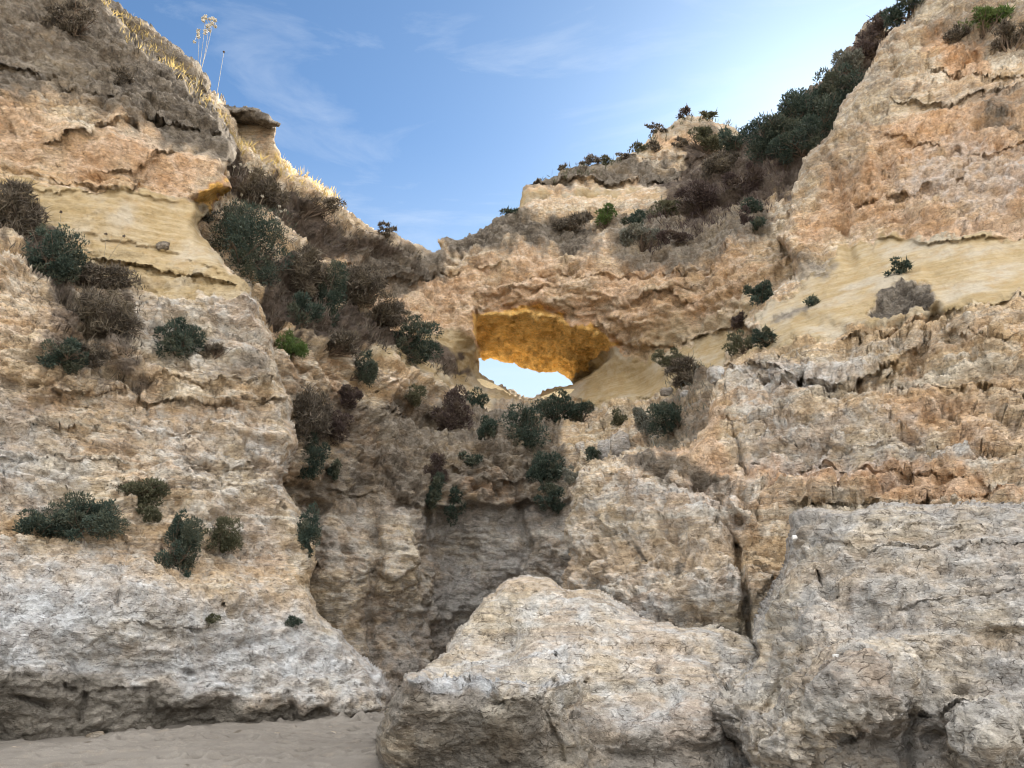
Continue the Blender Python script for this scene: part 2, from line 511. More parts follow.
def rock_mass(name, outline, ctrl, strokes=(), zones=(), step=1.6, rim_px=16, rim_m=1.2, thick=4.0, holes=(),
              jag=5.0, macro=0.5, billow=0.5, strata=0.2, pits=1.0, base_rough=1.0, base_block=0.5, seed=0, post=None, as_thing=None):
    o = np.array(outline, float)
    lo, hi = o.min(0) - 8, o.max(0) + 8
    us = coords(lo[0], hi[0], max(lo[0], -30), min(hi[0], 1054), step, 10)
    vv = coords(lo[1], hi[1], max(lo[1], -30), min(hi[1], 798), step, 10)
    U, V = np.meshgrid(us, vv)
    Q = np.stack([U / 100.0, V / 100.0, np.full_like(U, seed * 3.7)], -1)
    w1 = pn(Q, 3.0); w2 = pn(Q, 3.0, 40.0); w3 = pn(Q, 9.0, 80.0); w4 = pn(Q, 9.0, 120.0); w5 = pn(Q, 24.0, 160.0)
    Uw = U + w1 * 1.4 * jag + w3 * 1.0 * jag + w5 * 0.45 * jag
    Vw = V + w2 * 1.4 * jag + w4 * 1.0 * jag + w5 * 0.45 * jag
    sd, bx, by = poly_sd(Uw, Vw, outline)
    bx = bx - (Uw - U); by = by - (Vw - V)
    hole_bottom = np.zeros(U.shape, bool)
    for hp, split in holes:
        hs, hx, hy = poly_sd(U + w3 * 2.5 + w5 * 1.5, V + w4 * 2.5 + w5 * 1.5, hp)
        hx = hx - w3 * 2.5 - w5 * 1.5; hy = hy - w4 * 2.5 - w5 * 1.5
        nearer = -hs < sd
        bx = np.where(nearer, hx, bx); by = np.where(nearer, hy, by)
        hole_bottom |= nearer & (V > split(U))
        sd_hole = -hs
        sd_out = sd
        sd = np.minimum(sd, sd_hole)
    Y = rbf(ctrl, U, V)
    # stroked relief: ledges, overhangs, cracks
    su = U + (w1 * 10 + w3 * 6); sv = V + (w2 * 7 + w4 * 5 + w5 * 3)
    for st in strokes:
        kind, pl, amt, ln = st[:4]
        if kind in ('ledge', 'shelf'):
            pa = np.array(pl, float)
            lv = np.interp(su, pa[:, 0], pa[:, 1])
            dv = sv - lv
            br = sst(-0.35, 0.25, w1 * 0.6 + w3 + 0.15)
            tap = sst(-25, 8, su - pa[0, 0]) * sst(-25, 8, pa[-1, 0] - su)
            if kind == 'ledge':      # rock above the line stands proud, the rock under it is cut back
                Y = Y + tap * amt * LEDGE * br * (np.where(dv > 0, np.exp(-np.maximum(dv, 0) / ln), 0) * sst(-3, 3, dv)
                                     - 0.5 * np.exp(-np.abs(dv) / (ln * 0.7)) * (dv <= 0))
            else:                    # rock below the line stands proud (a shelf top seen from below)
                Y = Y - tap * amt * np.where(dv > 0, np.exp(-np.maximum(dv, 0) / ln), 0) * sst(-2, 2, dv)
        elif kind == 'crack':
            d = line_d(U + w3 * 3, V + w4 * 3, pl)
            Y = Y + amt * np.exp(-(d / ln) ** 2)
        elif kind == 'bump':
            (cu, cv), (ru, rv) = pl
            d = np.sqrt(((su - cu) / ru) ** 2 + ((sv - cv) / rv) ** 2)
            Y = Y - amt * np.maximum(0, 1 - d * d) ** 1.5
        elif kind == 'region':
            s_, _, _ = poly_sd(su * 0.6 + U * 0.4, sv * 0.6 + V * 0.4, pl)
            Y = Y + amt * sst(-ln, ln, s_)
    if post:
        Y = post(U, V, Y, w3, w4)
    # the mass curves away at its outline
    lim = sd if not holes else sd_out
    t = 1 - np.clip(lim / rim_px, 0, 1)
    Y = Y + rim_m * (1 - np.sqrt(np.maximum(0, 1 - t * t)))
    # snap the outline
    snap = (np.abs(sd) < step * 0.75)
    U2 = np.where(snap, bx, U); V2 = np.where(snap, by, V)
    inside = (sd > 0) | snap
    P = at(U2, V2, Y)
    # zones
    za = np.zeros(U.shape + (4,)); zb = np.zeros(U.shape + (4,))
    zb[..., 2] = base_rough; zb[..., 3] = base_block
    IDX = {'sand': (za, 0), 'crust': (za, 1), 'ochre': (za, 2), 'white': (za, 3), 'wet': (zb, 0), 'soil': (zb, 1), 'rough': (zb, 2), 'block': (zb, 3)}
    zu = U + w1 * 26 + w3 * 14 + w5 * 5; zv = V + w2 * 18 + w4 * 10 + w5 * 5
    for z in zones:
        ch, pl, fe, val = z[:4]
        s_, _, _ = poly_sd(zu, zv, pl)
        w = sst(-fe, fe, s_)
        arr, i = IDX[ch]
        arr[..., i] = arr[..., i] * (1 - w) + val * w
    # macro displacement in world space
    dU = np.gradient(P, axis=1); dV = np.gradient(P, axis=0)
    N = np.cross(dV, dU); N /= np.linalg.norm(N, axis=-1, keepdims=True) + 1e-9
    tocam = CAM - P
    flip = (N * tocam).sum(-1) < 0
    N[flip] *= -1
    def blur(A, r):
        for ax in (0, 1):
            pad = [(0, 0)] * A.ndim; pad[ax] = (r + 1, r)
            c = np.cumsum(np.pad(A, pad, mode='edge'), axis=ax)
            n_ = A.shape[ax]
            A = (np.take(c, np.arange(2 * r + 1, 2 * r + 1 + n_), ax) - np.take(c, np.arange(n_), ax)) / (2 * r + 1)
        return A
    N = blur(blur(N, 9), 7); N /= np.linalg.norm(N, axis=-1, keepdims=True) + 1e-9
    Nd = N * 0.75 + np.array([0, -0.35, 0]); Nd /= np.linalg.norm(Nd, axis=-1, keepdims=True)
    sandw = za[..., 0]
    S = P + seed * 11.0
    rg = 1 - 0.75 * sandw
    h = macro * rg * (fbm(S, 0.28, 3) * 1.0 + 0.55 * fbm(S, 0.95, 3, 0.5, 31.0))
    ms = inside | (sd > -6)
    Sm = S[ms]; rgm = rg[ms]; blm = zb[..., 3][ms]
    WP = np.stack([fbm(Sm, 1.1, 3, 0.5, 3.0), fbm(Sm, 1.1, 3, 0.5, 43.0), fbm(Sm, 1.1, 3, 0.5, 83.0)], -1)
    SQ = Sm * np.array([1, 1, 1.55]) + 0.30 * WP
    bil = np.abs(pn(SQ, 0.75, 301.0)) + np.abs(pn(SQ, 1.7, 311.0)) * 0.5 + np.abs(pn(SQ, 3.6, 321.0)) * 0.28 + np.abs(pn(SQ, 7.6, 331.0)) * 0.15
    det = billow * (bil - 0.35)
    SV = Sm * np.array([1, 1, 1.9]) + 0.22 * WP + 0.05 * np.stack([pn(Sm, 5.0, 5.0), pn(Sm, 5.0, 15.0), pn(Sm, 5.0, 25.0)], -1)
    for sc_, tl_, st_, wb in ((1.15, 0.30, 0.12, blm), (2.9, 0.34, 0.045, 0.25 + 0.75 * blm), (7.2, 0.36, 0.018, 0.5 + 0.5 * blm)):
        w_, dvec, rn = worley(SV, sc_, 7.0 * sc_)
        det = det + wb * (tl_ * (dvec * (rn - 0.5)).sum(-1) * 2 + st_ * (rn[..., 0] - 0.5) * 2 - st_ * 0.7 * sst(0.45, 0.8, w_))
    det = det + 0.12 * fbm(Sm * np.array([1, 1, 1.6]), 2.6, 5, 0.43, 400.0)
    pw, _, _ = worley(Sm * np.array([1, 1, 1.3]) + 0.06 * WP, 4.2, 900.0)
    det = det - pits * 0.055 * sst(0.36, 0.10, pw) * sst(0.0, 0.22, fbm(Sm, 0.9, 2, 0.5, 500.0))
    pw, _, _ = worley(Sm * np.array([1, 1, 1.3]) + 0.04 * WP, 10.0, 930.0)
    det = det - pits * 0.022 * sst(0.42, 0.12, pw) * sst(-0.1, 0.15, fbm(Sm, 1.9, 2, 0.5, 540.0))
    bedl = pn(Sm * np.array([0.25, 0.25, 4.5]) + 0.15 * WP, 1.3, 600.0) + 0.6 * pn(Sm * np.array([0.4, 0.4, 9.0]) + 0.15 * WP, 1.6, 620.0)
    h[ms] += det * rgm + bedl * (0.03 + 0.10 * strata) * (0.35 + 0.65 * rgm)
    # bedding: steps of hard and soft layers
    zz = P[..., 2] + 0.8 * pn(S, 0.18, 9.0) + 0.25 * pn(S, 0.7, 5.0)
    zl = np.arange(-20, 80, 0.05)
    rs = np.random.RandomState(100 + seed)
    lay = np.interp(zl, np.cumsum(rs.uniform(0.25, 0.9, 260)) - 20, rs.uniform(-1, 1, 260))
    stp = np.interp(zz, zl, np.sign(lay) * np.abs(lay) ** 0.6)
    h = h + strata * rg * stp * (0.5 + sst(-0.2, 0.4, pn(S, 0.25, 77.0)))
    h = h * np.clip(zb[..., 2], 0, 1)
    # deep pockets
    pk = sst(0.32, 0.55, pn(P * np.array([1, 1, 1.5]), 0.8, 200.0 + seed))
    pk2 = sst(0.34, 0.5, pn(S * np.array([1, 1, 1.4]), 1.7, 240.0 + seed))
    h = h - 0.6 * macro / 0.5 * rg * pk * zb[..., 2] - 0.3 * rg * pk2 * zb[..., 2]
    h = np.where(h > 0, h * (0.30 + 0.70 * sst(0, rim_px * 1.3, lim)), h * (0.6 + 0.4 * sst(0, rim_px, lim)))
    P2 = P + Nd * h[..., None]
    # faces
    ok = inside[:-1, :-1] & inside[1:, :-1] & inside[:-1, 1:] & inside[1:, 1:]
    # no faces with every corner on the outline
    anyin = (sd > step * 0.75)
    ok &= anyin[:-1, :-1] | anyin[1:, :-1] | anyin[:-1, 1:] | anyin[1:, 1:]
    used = np.zeros(U.shape, bool)
    used[:-1, :-1] |= ok; used[1:, :-1] |= ok; used[:-1, 1:] |= ok; used[1:, 1:] |= ok
    idx = np.full(U.shape, -1, np.int64)
    idx[used] = np.arange(used.sum())
    a = idx[:-1, :-1][ok]; b = idx[1:, :-1][ok]; c = idx[1:, 1:][ok]; d = idx[:-1, 1:][ok]
    faces = np.stack([a, b, c, d], 1)
    verts = P2[used]; nv = len(verts)
    # boundary edges (directed), then walls running back into the rock
    e = np.concatenate([np.stack([a, b], 1), np.stack([b, c], 1), np.stack([c, d], 1), np.stack([d, a], 1)])
    key = np.minimum(e[:, 0], e[:, 1]) * (nv + 1) + np.maximum(e[:, 0], e[:, 1])
    _, inv, cnt = np.unique(key, return_inverse=True, return_counts=True)
    be = e[cnt[inv] == 1]
    bv = np.unique(be)
    loc = np.full(nv, -1, np.int64); loc[bv] = np.arange(len(bv))
    hb = hole_bottom[used][bv]
    near_hole = (np.abs(sd_hole[used][bv]) < 6) & ~hb if holes else None
    base = verts[bv]
    rd = (base - CAM); rd /= rd[:, 1:2]
    allv = [verts]; allf = [faces]; prev = bv
    za_, zb_ = [za[used]], [zb[used]]
    off = nv
    for r_, fr in enumerate((0.12, 0.35, 1.0)):
        th_ = np.where(near_hole, 0.35, thick * fr)[:, None] if holes else thick * fr
        q = base + rd * th_
        q2 = base + np.array([0, thick * fr, 0.0])
        q = np.where(hb[:, None], q2, q)
        sk = fbm(q, 0.8, 2) * 0.25 * (r_ < 2)
        q = q - rd * 0 + np.stack([np.zeros(len(q)), sk, np.zeros(len(q))], -1)
        allv.append(q); za_.append(za[used][bv]); zb_.append(zb[used][bv])
        cur = off + np.arange(len(bv))
        A = prev[loc[be[:, 0]]] if r_ else be[:, 0]
        B = prev[loc[be[:, 1]]] if r_ else be[:, 1]
        C = cur[loc[be[:, 1]]]; D = cur[loc[be[:, 0]]]
        allf.append(np.stack([B, A, D, C], 1))
        prev = cur; off += len(bv)
    # a closed back
    js = np.arange(0, U.shape[0], 7); is_ = np.arange(0, U.shape[1], 7)
    gu = used[np.ix_(js, is_)]; gp = P2[np.ix_(js, is_)]
    rdg = gp - CAM; rdg = rdg / np.maximum(rdg[..., 1:2], 0.1)
    gp = gp + rdg * thick * 0.98
    if holes: gu = gu & (sd_hole[np.ix_(js, is_)] > 70)
    gi = np.full(gu.shape, -1, np.int64); gi[gu] = off + np.arange(gu.sum())
    okb = gu[:-1, :-1] & gu[1:, :-1] & gu[:-1, 1:] & gu[1:, 1:]
    allv.append(gp[gu]); za_.append(za[np.ix_(js, is_)][gu]); zb_.append(zb[np.ix_(js, is_)][gu])
    allf.append(np.stack([gi[:-1, :-1][okb], gi[:-1, 1:][okb], gi[1:, 1:][okb], gi[1:, :-1][okb]], 1))
    vt = np.concatenate(allv)
    org = np.zeros(3)
    if as_thing:
        org = np.array([base[:, 0].mean(), base[:, 1].mean(), 0.0])
    me = mesh_np(name, vt - org, allf, [ROCK])
    attr4(me, 'zone_a', np.concatenate(za_)); attr4(me, 'zone_b', np.concatenate(zb_))
    ob = bpy.data.objects.new(name, me); ob.location = org; link(ob)
    if as_thing:
        tag(ob, *as_thing)
    else:
        tag(ob, kind='structure')
    MASSES.append((us, vv, used, P2, N))
    return ob

def hit(u, v, skip=0):
    """first rock surface behind a pixel: point and outward normal"""
    best = None
    for us, vv, used, P, N in MASSES:
        i = np.searchsorted(us, u); j = np.searchsorted(vv, v)
        if 0 < i < len(us) and 0 < j < len(vv) and used[j, i]:
            if best is None or P[j, i][1] < best[0][1]:
                best = (P[j, i], N[j, i])
    return best

def quad(a, b, c, d): return [a, b, c, d]

# ---- left cliff
L_OUT = [(-260, 800), (-260, -70), (40, -70), (75, -50), (95, -16), (112, 14), (140, 38), (160, 55), (180, 72), (205, 97), (222, 115), (235, 140),
         (237, 158), (228, 166), (224, 174), (231, 188), (222, 196), (214, 206), (200, 217), (198, 226), (204, 240), (222, 258), (246, 282), (250, 290),
         (258, 312), (272, 340), (276, 362), (284, 386), (293, 402), (290, 420), (298, 440), (293, 462), (284, 482), (291, 500),
         (303, 524), (318, 546), (316, 566), (308, 588), (322, 614), (346, 640), (362, 655), (386, 672), (393, 692), (388, 716), (382, 745), (370, 800)]
L_CTRL = [(-250, 760, 11.2), (0, 740, 13.2), (200, 728, 15.2), (380, 718, 16.8), (0, 690, 12.7), (200, 690, 14.7), (385, 690, 17.0),
          (0, 620, 13.2), (180, 620, 15.2), (310, 620, 17.2), (0, 560, 14.0), (180, 560, 16.0), (310, 550, 18.2), (0, 500, 14.6), (280, 500, 18.2),
          (0, 420, 15.2), (130, 420, 16.6), (280, 420, 18.6), (0, 330, 15.8), (60, 330, 16.6), (140, 330, 18.0), (265, 330, 19.4), (0, 255, 16.6), (80, 280, 18.4),
          (235, 280, 19.0), (0, 215, 19.0), (100, 215, 19.2), (195, 225, 20.4), (0, 160, 19.0), (120, 160, 19.6), (220, 180, 21.0),
          (0, 100, 19.4), (120, 100, 20.4), (215, 120, 22.2), (0, 30, 21.0), (80, 20, 22.4), (160, 60, 22.6), (-250, 400, 13.0), (-250, 0, 18.0), (40, -150, 25)]
L_STR = [('ledge', [(55, 252), (110, 258), (170, 272), (245, 284)], 0.75, 9),
         ('ledge', [(90, 232), (150, 246), (246, 280)], 0.30, 5),
         ('ledge', [(-60, 184), (40, 190), (120, 190), (195, 205)], 0.25, 8),
         ('ledge', [(20, 168), (80, 180), (130, 188), (150, 165)], 0.5, 10),
         ('ledge', [(60, 140), (110, 128), (150, 118), (215, 130)], 0.9, 12),
         ('ledge', [(-60, 60), (30, 66), (70, 90), (120, 100)], 0.5, 14),
         ('ledge', [(110, 165), (150, 160), (185, 152)], 0.6, 8),
         ('shelf', [(-60, 244), (20, 256), (40, 270), (72, 300)], 1.0, 40),
         ('ledge', [(60, 388), (130, 394), (200, 400), (285, 402)], 0.7, 12),
         ('ledge', [(100, 372), (160, 380), (260, 388)], 0.35, 7),
         ('ledge', [(0, 455), (130, 462), (290, 468)], 0.3, 12),
         ('ledge', [(-60, 415), (60, 428), (200, 432)], 0.28, 10),
         ('ledge', [(80, 480), (200, 492), (290, 480)], 0.22, 9),
         
         ('ledge', [(60, 680), (85, 694), (140, 684)], 0.4, 10),
         ('ledge', [(140, 622), (180, 628), (225, 620)], 0.35, 12),
         ('crack', [(70, 660), (88, 690), (80, 720)], 0.15, 3), ('crack', [(288, 694), (292, 704), (296, 716)], 0.3, 4),
         ('crack', [(118, 570), (122, 590), (116, 602)], 0.12, 2.5),
         ('bump', ((225, 606), (4, 3)), -0.5, 0), ('bump', ((205, 655), (6, 4)), 0.15, 0),
         ('bump', ((60, 370), (50, 40)), 0.5, 0), ('bump', ((119, 340), (24, 26)), 0.6, 0),
         ('bump', ((160, 610), (150, 60)), 0.6, 0), ('bump', ((300, 690), (90, 34)), 0.5, 0),
         ('bump', ((20, 330), (60, 60)), 0.7, 0)]
L_ZON = [('block', [(-260, 820), (-260, 560), (400, 560), (400, 820)], 20, 0.12),
         ('rough', [(-260, 820), (-260, 540), (400, 540), (400, 820)], 20, 0.85),
         ('block', [(-260, 260), (-260, 130), (250, 130), (250, 260)], 10, 0.15),
         ('white', [(-260, 700), (-260, 520), (100, 560), (220, 590), (330, 600), (400, 660), (400, 720)], 45, 0.72),
         ('white', [(-260, 470), (-40, 330), (40, 400), (90, 470), (60, 520)], 20, 0.45),
         ('white', [(100, 405), (300, 400), (300, 560), (230, 560)], 25, 0.38),
         ('white', [(100, 290), (260, 290), (275, 380), (150, 370)], 15, 0.4),
         ('wet', [(-260, 820), (-260, 655), (0, 662), (120, 680), (230, 700), (300, 706), (400, 708), (400, 820)], 14, 1.0),
         ('sand', [(-260, 150), (60, 185), (150, 186), (200, 196), (204, 235), (252, 284), (250, 300), (150, 268), (60, 235), (-40, 200)], 7, 1.0),
         ('sand', [(55, 238), (150, 262), (250, 286), (248, 302), (150, 296), (60, 290)], 6, 0.8),
         ('crust', [(-260, -160), (90, -160), (250, 120), (240, 165), (200, 142), (150, 128), (100, 110), (40, 95), (-260, 110)], 18, 0.85),
         ('crust', [(90, 90), (150, 60), (250, 120), (238, 160), (160, 140)], 14, 1.05),
         ('ochre', [(-40, 150), (20, 100), (90, 125), (160, 140), (230, 160), (200, 195), (120, 185), (40, 180)], 16, 0.5),
         ('ochre', [(192, 195), (235, 180), (225, 205), (200, 222)], 4, 1.25),  # hollow's ochre pushed to gold, its sunlit glow put into the colour
         ('ochre', [(-60, 20), (30, 25), (20, 45), (-60, 50)], 10, 0.7),
         ('ochre', [(-40, 300), (70, 310), (60, 420), (-40, 420)], 20, 0.35),
         ('soil', [(60, 285), (150, 290), (140, 340), (160, 385), (110, 395), (60, 380), (20, 370)], 14, 0.55),
         ('soil', [(-20, 200), (60, 225), (70, 300), (20, 255), (-20, 240)], 8, 0.7),
         ('crust', [(205, 355), (290, 360), (290, 400), (200, 396)], 10, 0.45)]
def l_post(U, V, Y, w3, w4):
    s, _, _ = poly_sd(U + w3 * 3, V + w4 * 3, [(191, 196), (212, 190), (230, 186), (222, 203), (205, 214), (199, 218)])
    return Y + 1.6 * sst(-2, 8, s)
rock_mass('cliff', L_OUT, L_CTRL, L_STR, L_ZON, step=1.5, rim_px=13, rim_m=1.6, thick=6, jag=3.5, macro=0.42, strata=0.22, base_block=0.7, seed=1, post=l_post)

# ---- central foreground rock
C_OUT = [(370, 860), (380, 790), (386, 772), (376, 752), (377, 728), (388, 705), (400, 682), (402, 672), (418, 668), (440, 655), (456, 628), (480, 606), (502, 584),
         (520, 574), (548, 578), (572, 587), (600, 592), (622, 600), (650, 616), (680, 626), (720, 628), (745, 636), (756, 645), (775, 660), (820, 700), (860, 760), (860, 860)]
C_CTRL = [(380, 770, 9.4), (376, 730, 9.1), (402, 690, 9.2), (480, 700, 8.7), (550, 700, 8.9), (480, 770, 8.7), (560, 770, 8.8), (420, 850, 8.9), (560, 850, 8.7),
          (420, 669, 9.7), (500, 674, 9.5), (555, 676, 9.5), (440, 662, 10.6), (500, 658, 10.5), (480, 620, 11.4), (520, 600, 11.5), (520, 578, 12.0), (560, 590, 11.5), (560, 630, 10.8),
          (600, 640, 10.6), (580, 700, 9.7), (640, 640, 10.8), (620, 605, 11.5), (680, 640, 10.8), (740, 645, 11.2), (650, 700, 9.9), (700, 690, 10.0), (680, 760, 9.2), (620, 760, 9.3), (860, 760, 9.5), (760, 700, 10.4), (760, 850, 8.9)]
C_STR = [('shelf', [(390, 678), (450, 672), (500, 674), (566, 680)], 1.3, 70),('crack', [(662, 648), (658, 675), (663, 700)], 0.07, 2.5), ('crack', [(556, 680), (552, 706), (560, 760)], 0.25, 5),
         ('bump', ((620, 690), (26, 12)), -0.14, 0), ('bump', ((700, 720), (34, 30)), 0.35, 0), ('bump', ((640, 735), (50, 22)), 0.3, 0),
         ('ledge', [(440, 690), (500, 700), (548, 696)], 0.14, 12), ('bump', ((560, 652), (3, 5)), -0.3, 0), ('bump', ((585, 681), (3, 3)), -0.25, 0)]
C_ZON = [('white', [(360, 870), (360, 560), (880, 560), (880, 870)], 5, 0.45),('block', [(360, 870), (360, 560), (880, 560), (880, 870)], 5, 0.06),
         ('white', [(430, 680), (470, 640), (560, 640), (760, 640), (720, 690), (560, 672)], 14, 0.6),
         ('white', [(400, 672), (560, 672), (560, 682), (400, 690)], 6, 0.8),
         ('white', [(560, 600), (700, 620), (770, 650), (700, 720), (600, 720)], 14, 0.45),
         ('wet', [(440, 715), (550, 700), (640, 735), (720, 720), (760, 870), (360, 870), (385, 770)], 16, 0.62),
         ('crust', [(360, 690), (400, 680), (550, 690), (560, 870), (360, 870)], 12, 0.62)]
rock_mass('rock_outcrop', C_OUT, C_CTRL, C_STR, C_ZON, step=1.5, rim_px=13, rim_m=1.0, thick=3.5, jag=3.0, macro=0.26, strata=0.05, base_rough=0.75, billow=0.16, pits=1.3, seed=2,
          as_thing=('low pale limestone outcrop with a flat shelf on its left, rising from the sand', 'rock'))

# ---- right foreground rock
D_OUT = [(690, 880), (735, 790), (742, 764), (732, 742), (706, 722), (703, 702), (716, 688), (738, 672), (760, 656), (752, 640), (752, 616), (768, 590), (784, 560), (788, 530),
         (790, 513), (806, 508), (850, 508), (880, 504), (930, 502), (975, 498), (1024, 500), (1300, 490), (1300, 880)]
D_CTRL = [(720, 710, 9.2), (745, 760, 8.3), (760, 860, 7.6), (760, 640, 9.9), (790, 560, 10.2), (795, 515, 10.4), (850, 512, 10.0), (930, 506, 9.6), (1024, 504, 9.2), (1290, 500, 8.5),
          (850, 560, 9.4), (930, 560, 8.9), (1020, 560, 8.5), (800, 620, 9.2), (870, 620, 8.7), (960, 620, 8.3), (1030, 620, 8.0), (780, 680, 8.7), (850, 670, 8.0), (960, 690, 7.9), (1030, 690, 7.4),
          (820, 740, 7.8), (900, 750, 7.8), (1020, 750, 7.1), (900, 860, 7.0), (1100, 860, 6.6), (1290, 700, 6.8)]
D_STR = [('bump', ((850, 690), (80, 64)), 0.9, 0), ('bump', ((790, 735), (60, 50)), 0.6, 0), ('bump', ((730, 705), (40, 30)), 0.25, 0), ('bump', ((985, 730), (55, 50)), 0.7, 0),
         ('bump', ((910, 640), (45, 30)), 0.15, 0), ('ledge', [(800, 540), (870, 548), (960, 545), (1100, 540)], 0.16, 9), ('ledge', [(860, 522), (930, 530), (990, 522)], 0.14, 6), ('ledge', [(810, 590), (900, 600), (1000, 590), (1100, 600)], 0.12, 10),
         ('ledge', [(880, 706), (930, 712), (985, 702)], 0.3, 12), ('bump', ((850, 735), (24, 12)), -0.45, 0), ('bump', ((1005, 640), (30, 16)), -0.3, 0), ('bump', ((930, 735), (14, 12)), -0.2, 0), ('bump', ((818, 573), (4, 4)), -0.3, 0),
         ('crack', [(780, 665), (760, 700), (752, 750)], 0.25, 5), ('crack', [(905, 690), (915, 720), (908, 765)], 0.1, 4), ('crack', [(690, 860), (700, 760), (712, 720)], 0.2, 8)]
D_ZON = [('white', [(640, 900), (640, 480), (1310, 480), (1310, 900)], 5, 0.55), ('crust', [(640, 900), (640, 480), (1310, 480), (1310, 900)], 5, 0.26),('block', [(640, 900), (640, 480), (1310, 480), (1310, 900)], 5, 0.10),
         ('white', [(800, 510), (1310, 490), (1310, 640), (900, 600), (830, 570)], 25, 0.55),
         ('white', [(760, 640), (900, 640), (900, 760), (760, 760)], 25, 0.42),
         ('crust', [(690, 700), (740, 690), (760, 900), (690, 900)], 12, 0.55),
         ('crust', [(880, 680), (1310, 640), (1310, 900), (880, 900)], 25, 0.36),
         ('crust', [(790, 510), (1310, 490), (1310, 512), (790, 526)], 8, 0.4)]
rock_mass('rock_outcrop', D_OUT, D_CTRL, D_STR, D_ZON, step=1.5, rim_px=14, rim_m=0.8, thick=3.5, jag=3.0, macro=0.28, strata=0.05, base_rough=1.0, billow=0.34, pits=1.3, seed=3,
          as_thing=('tall grey pitted limestone outcrop with a level top, at the right edge', 'rock'))

# ---- right cliff
R_OUT = [(548, 760), (556, 640), (556, 590), (566, 560), (564, 520), (566, 488), (574, 472), (600, 464), (636, 458), (652, 446), (668, 452), (690, 446), (706, 420), (712, 392), (716, 372),
         (735, 352), (752, 334), (742, 322), (760, 300), (792, 272), (788, 250), (778, 236), (788, 214), (792, 190), (806, 160), (822, 142), (836, 112), (852, 92), (870, 66), (880, 44), (906, 18), (930, -20), (960, -60), (1300, -70), (1300, 830), (548, 830)]
R_CTRL = [(560, 580, 18.5), (570, 480, 19.5), (640, 470, 18.5), (700, 460, 18.0), (640, 560, 16.6), (640, 640, 15.4), (735, 560, 15.4), (740, 640, 14.6), (800, 640, 14.5), (750, 480, 17.4), (850, 500, 15.8), (1000, 500, 13.8),
          (720, 400, 20.5), (800, 400, 18.4), (900, 400, 17.0), (1020, 400, 15.6), (735, 350, 23), (800, 345, 20), (900, 330, 18.5), (980, 310, 17.5), (1020, 310, 17.0), (760, 310, 24.5), (800, 290, 24), (860, 290, 22.0), (940, 270, 20.5), (1020, 250, 20),
          (790, 250, 25.3), (860, 235, 24.6), (940, 230, 22.2), (1020, 200, 21.4), (800, 190, 26.6), (870, 150, 25.6), (950, 130, 24.5), (1020, 110, 23.4), (840, 115, 27.8), (880, 60, 28.2), (950, 40, 28), (1020, 30, 26.5), (910, 10, 30),
          (1000, -150, 32), (1290, 400, 13), (1290, 0, 20), (1290, 700, 11), (600, 820, 14.5)]
R_STR = [('ledge', [(716, 362), (760, 366), (800, 378), (850, 382), (905, 358), (920, 345)], 1.0, 16),
         ('ledge', [(735, 372), (780, 384), (850, 388), (900, 372)], 0.5, 12),
         ('ledge', [(850, 340), (895, 328), (935, 312), (990, 300), (1100, 300)], 0.7, 10),
         ('ledge', [(940, 330), (1000, 340), (1100, 345)], 0.4, 22), ('ledge', [(900, 380), (960, 390), (1100, 372)], 0.6, 14),
         ('ledge', [(760, 462), (820, 458), (880, 470), (1000, 478)], 0.5, 8), ('ledge', [(800, 500), (880, 497), (1000, 490)], 0.7, 12), ('ledge', [(740, 420), (830, 424), (900, 418)], 0.22, 8),
         ('ledge', [(760, 440), (850, 446), (1000, 440), (1100, 445)], 0.28, 8),
         ('ledge', [(600, 470), (640, 474), (680, 484), (715, 476)], 0.35, 10),
         ('ledge', [(880, 240), (940, 242), (1024, 232), (1100, 230)], 0.5, 10), ('ledge', [(860, 200), (920, 188), (960, 180)], 0.7, 14), ('ledge', [(900, 92), (950, 96), (1000, 86)], 0.7, 14),
         ('ledge', [(930, 60), (1000, 74), (1100, 70)], 0.6, 12), ('ledge', [(880, 130), (960, 150), (1024, 140)], 0.5, 14),
         ('crack', [(738, 535), (741, 575), (747, 605), (751, 640)], 0.8, 3.5), ('crack', [(722, 492), (719, 515), (728, 528), (738, 535)], 0.3, 4), ('crack', [(728, 426), (738, 446), (748, 474)], 0.5, 2.5),
         ('crack', [(696, 480), (722, 500), (740, 520)], 0.35, 5), ('crack', [(836, 170), (844, 210), (850, 260)], 0.5, 6), ('crack', [(935, 312), (925, 345), (912, 372)], 0.7, 7), ('crack', [(880, 150), (900, 200), (905, 240)], 0.45, 7),
         ('bump', ((740, 505), (26, 20)), 0.5, 0), ('bump', ((600, 570), (18, 16)), 0.35, 0), ('bump', ((770, 385), (12, 12)), -0.5, 0), ('bump', ((800, 382), (6, 12)), -0.9, 0), ('bump', ((845, 385), (18, 16)), 0.5, 0),
         ('bump', ((858, 380), (4, 6)), -0.7, 0), ('bump', ((905, 60), (22, 16)), 0.5, 0), ('bump', ((1000, 350), (26, 26)), 0.5, 0), ('bump', ((972, 56), (7, 14)), -0.6, 0),
         ('region', [(800, 312), (860, 330), (940, 300), (920, 270), (880, 275)], -0.5, 8)]
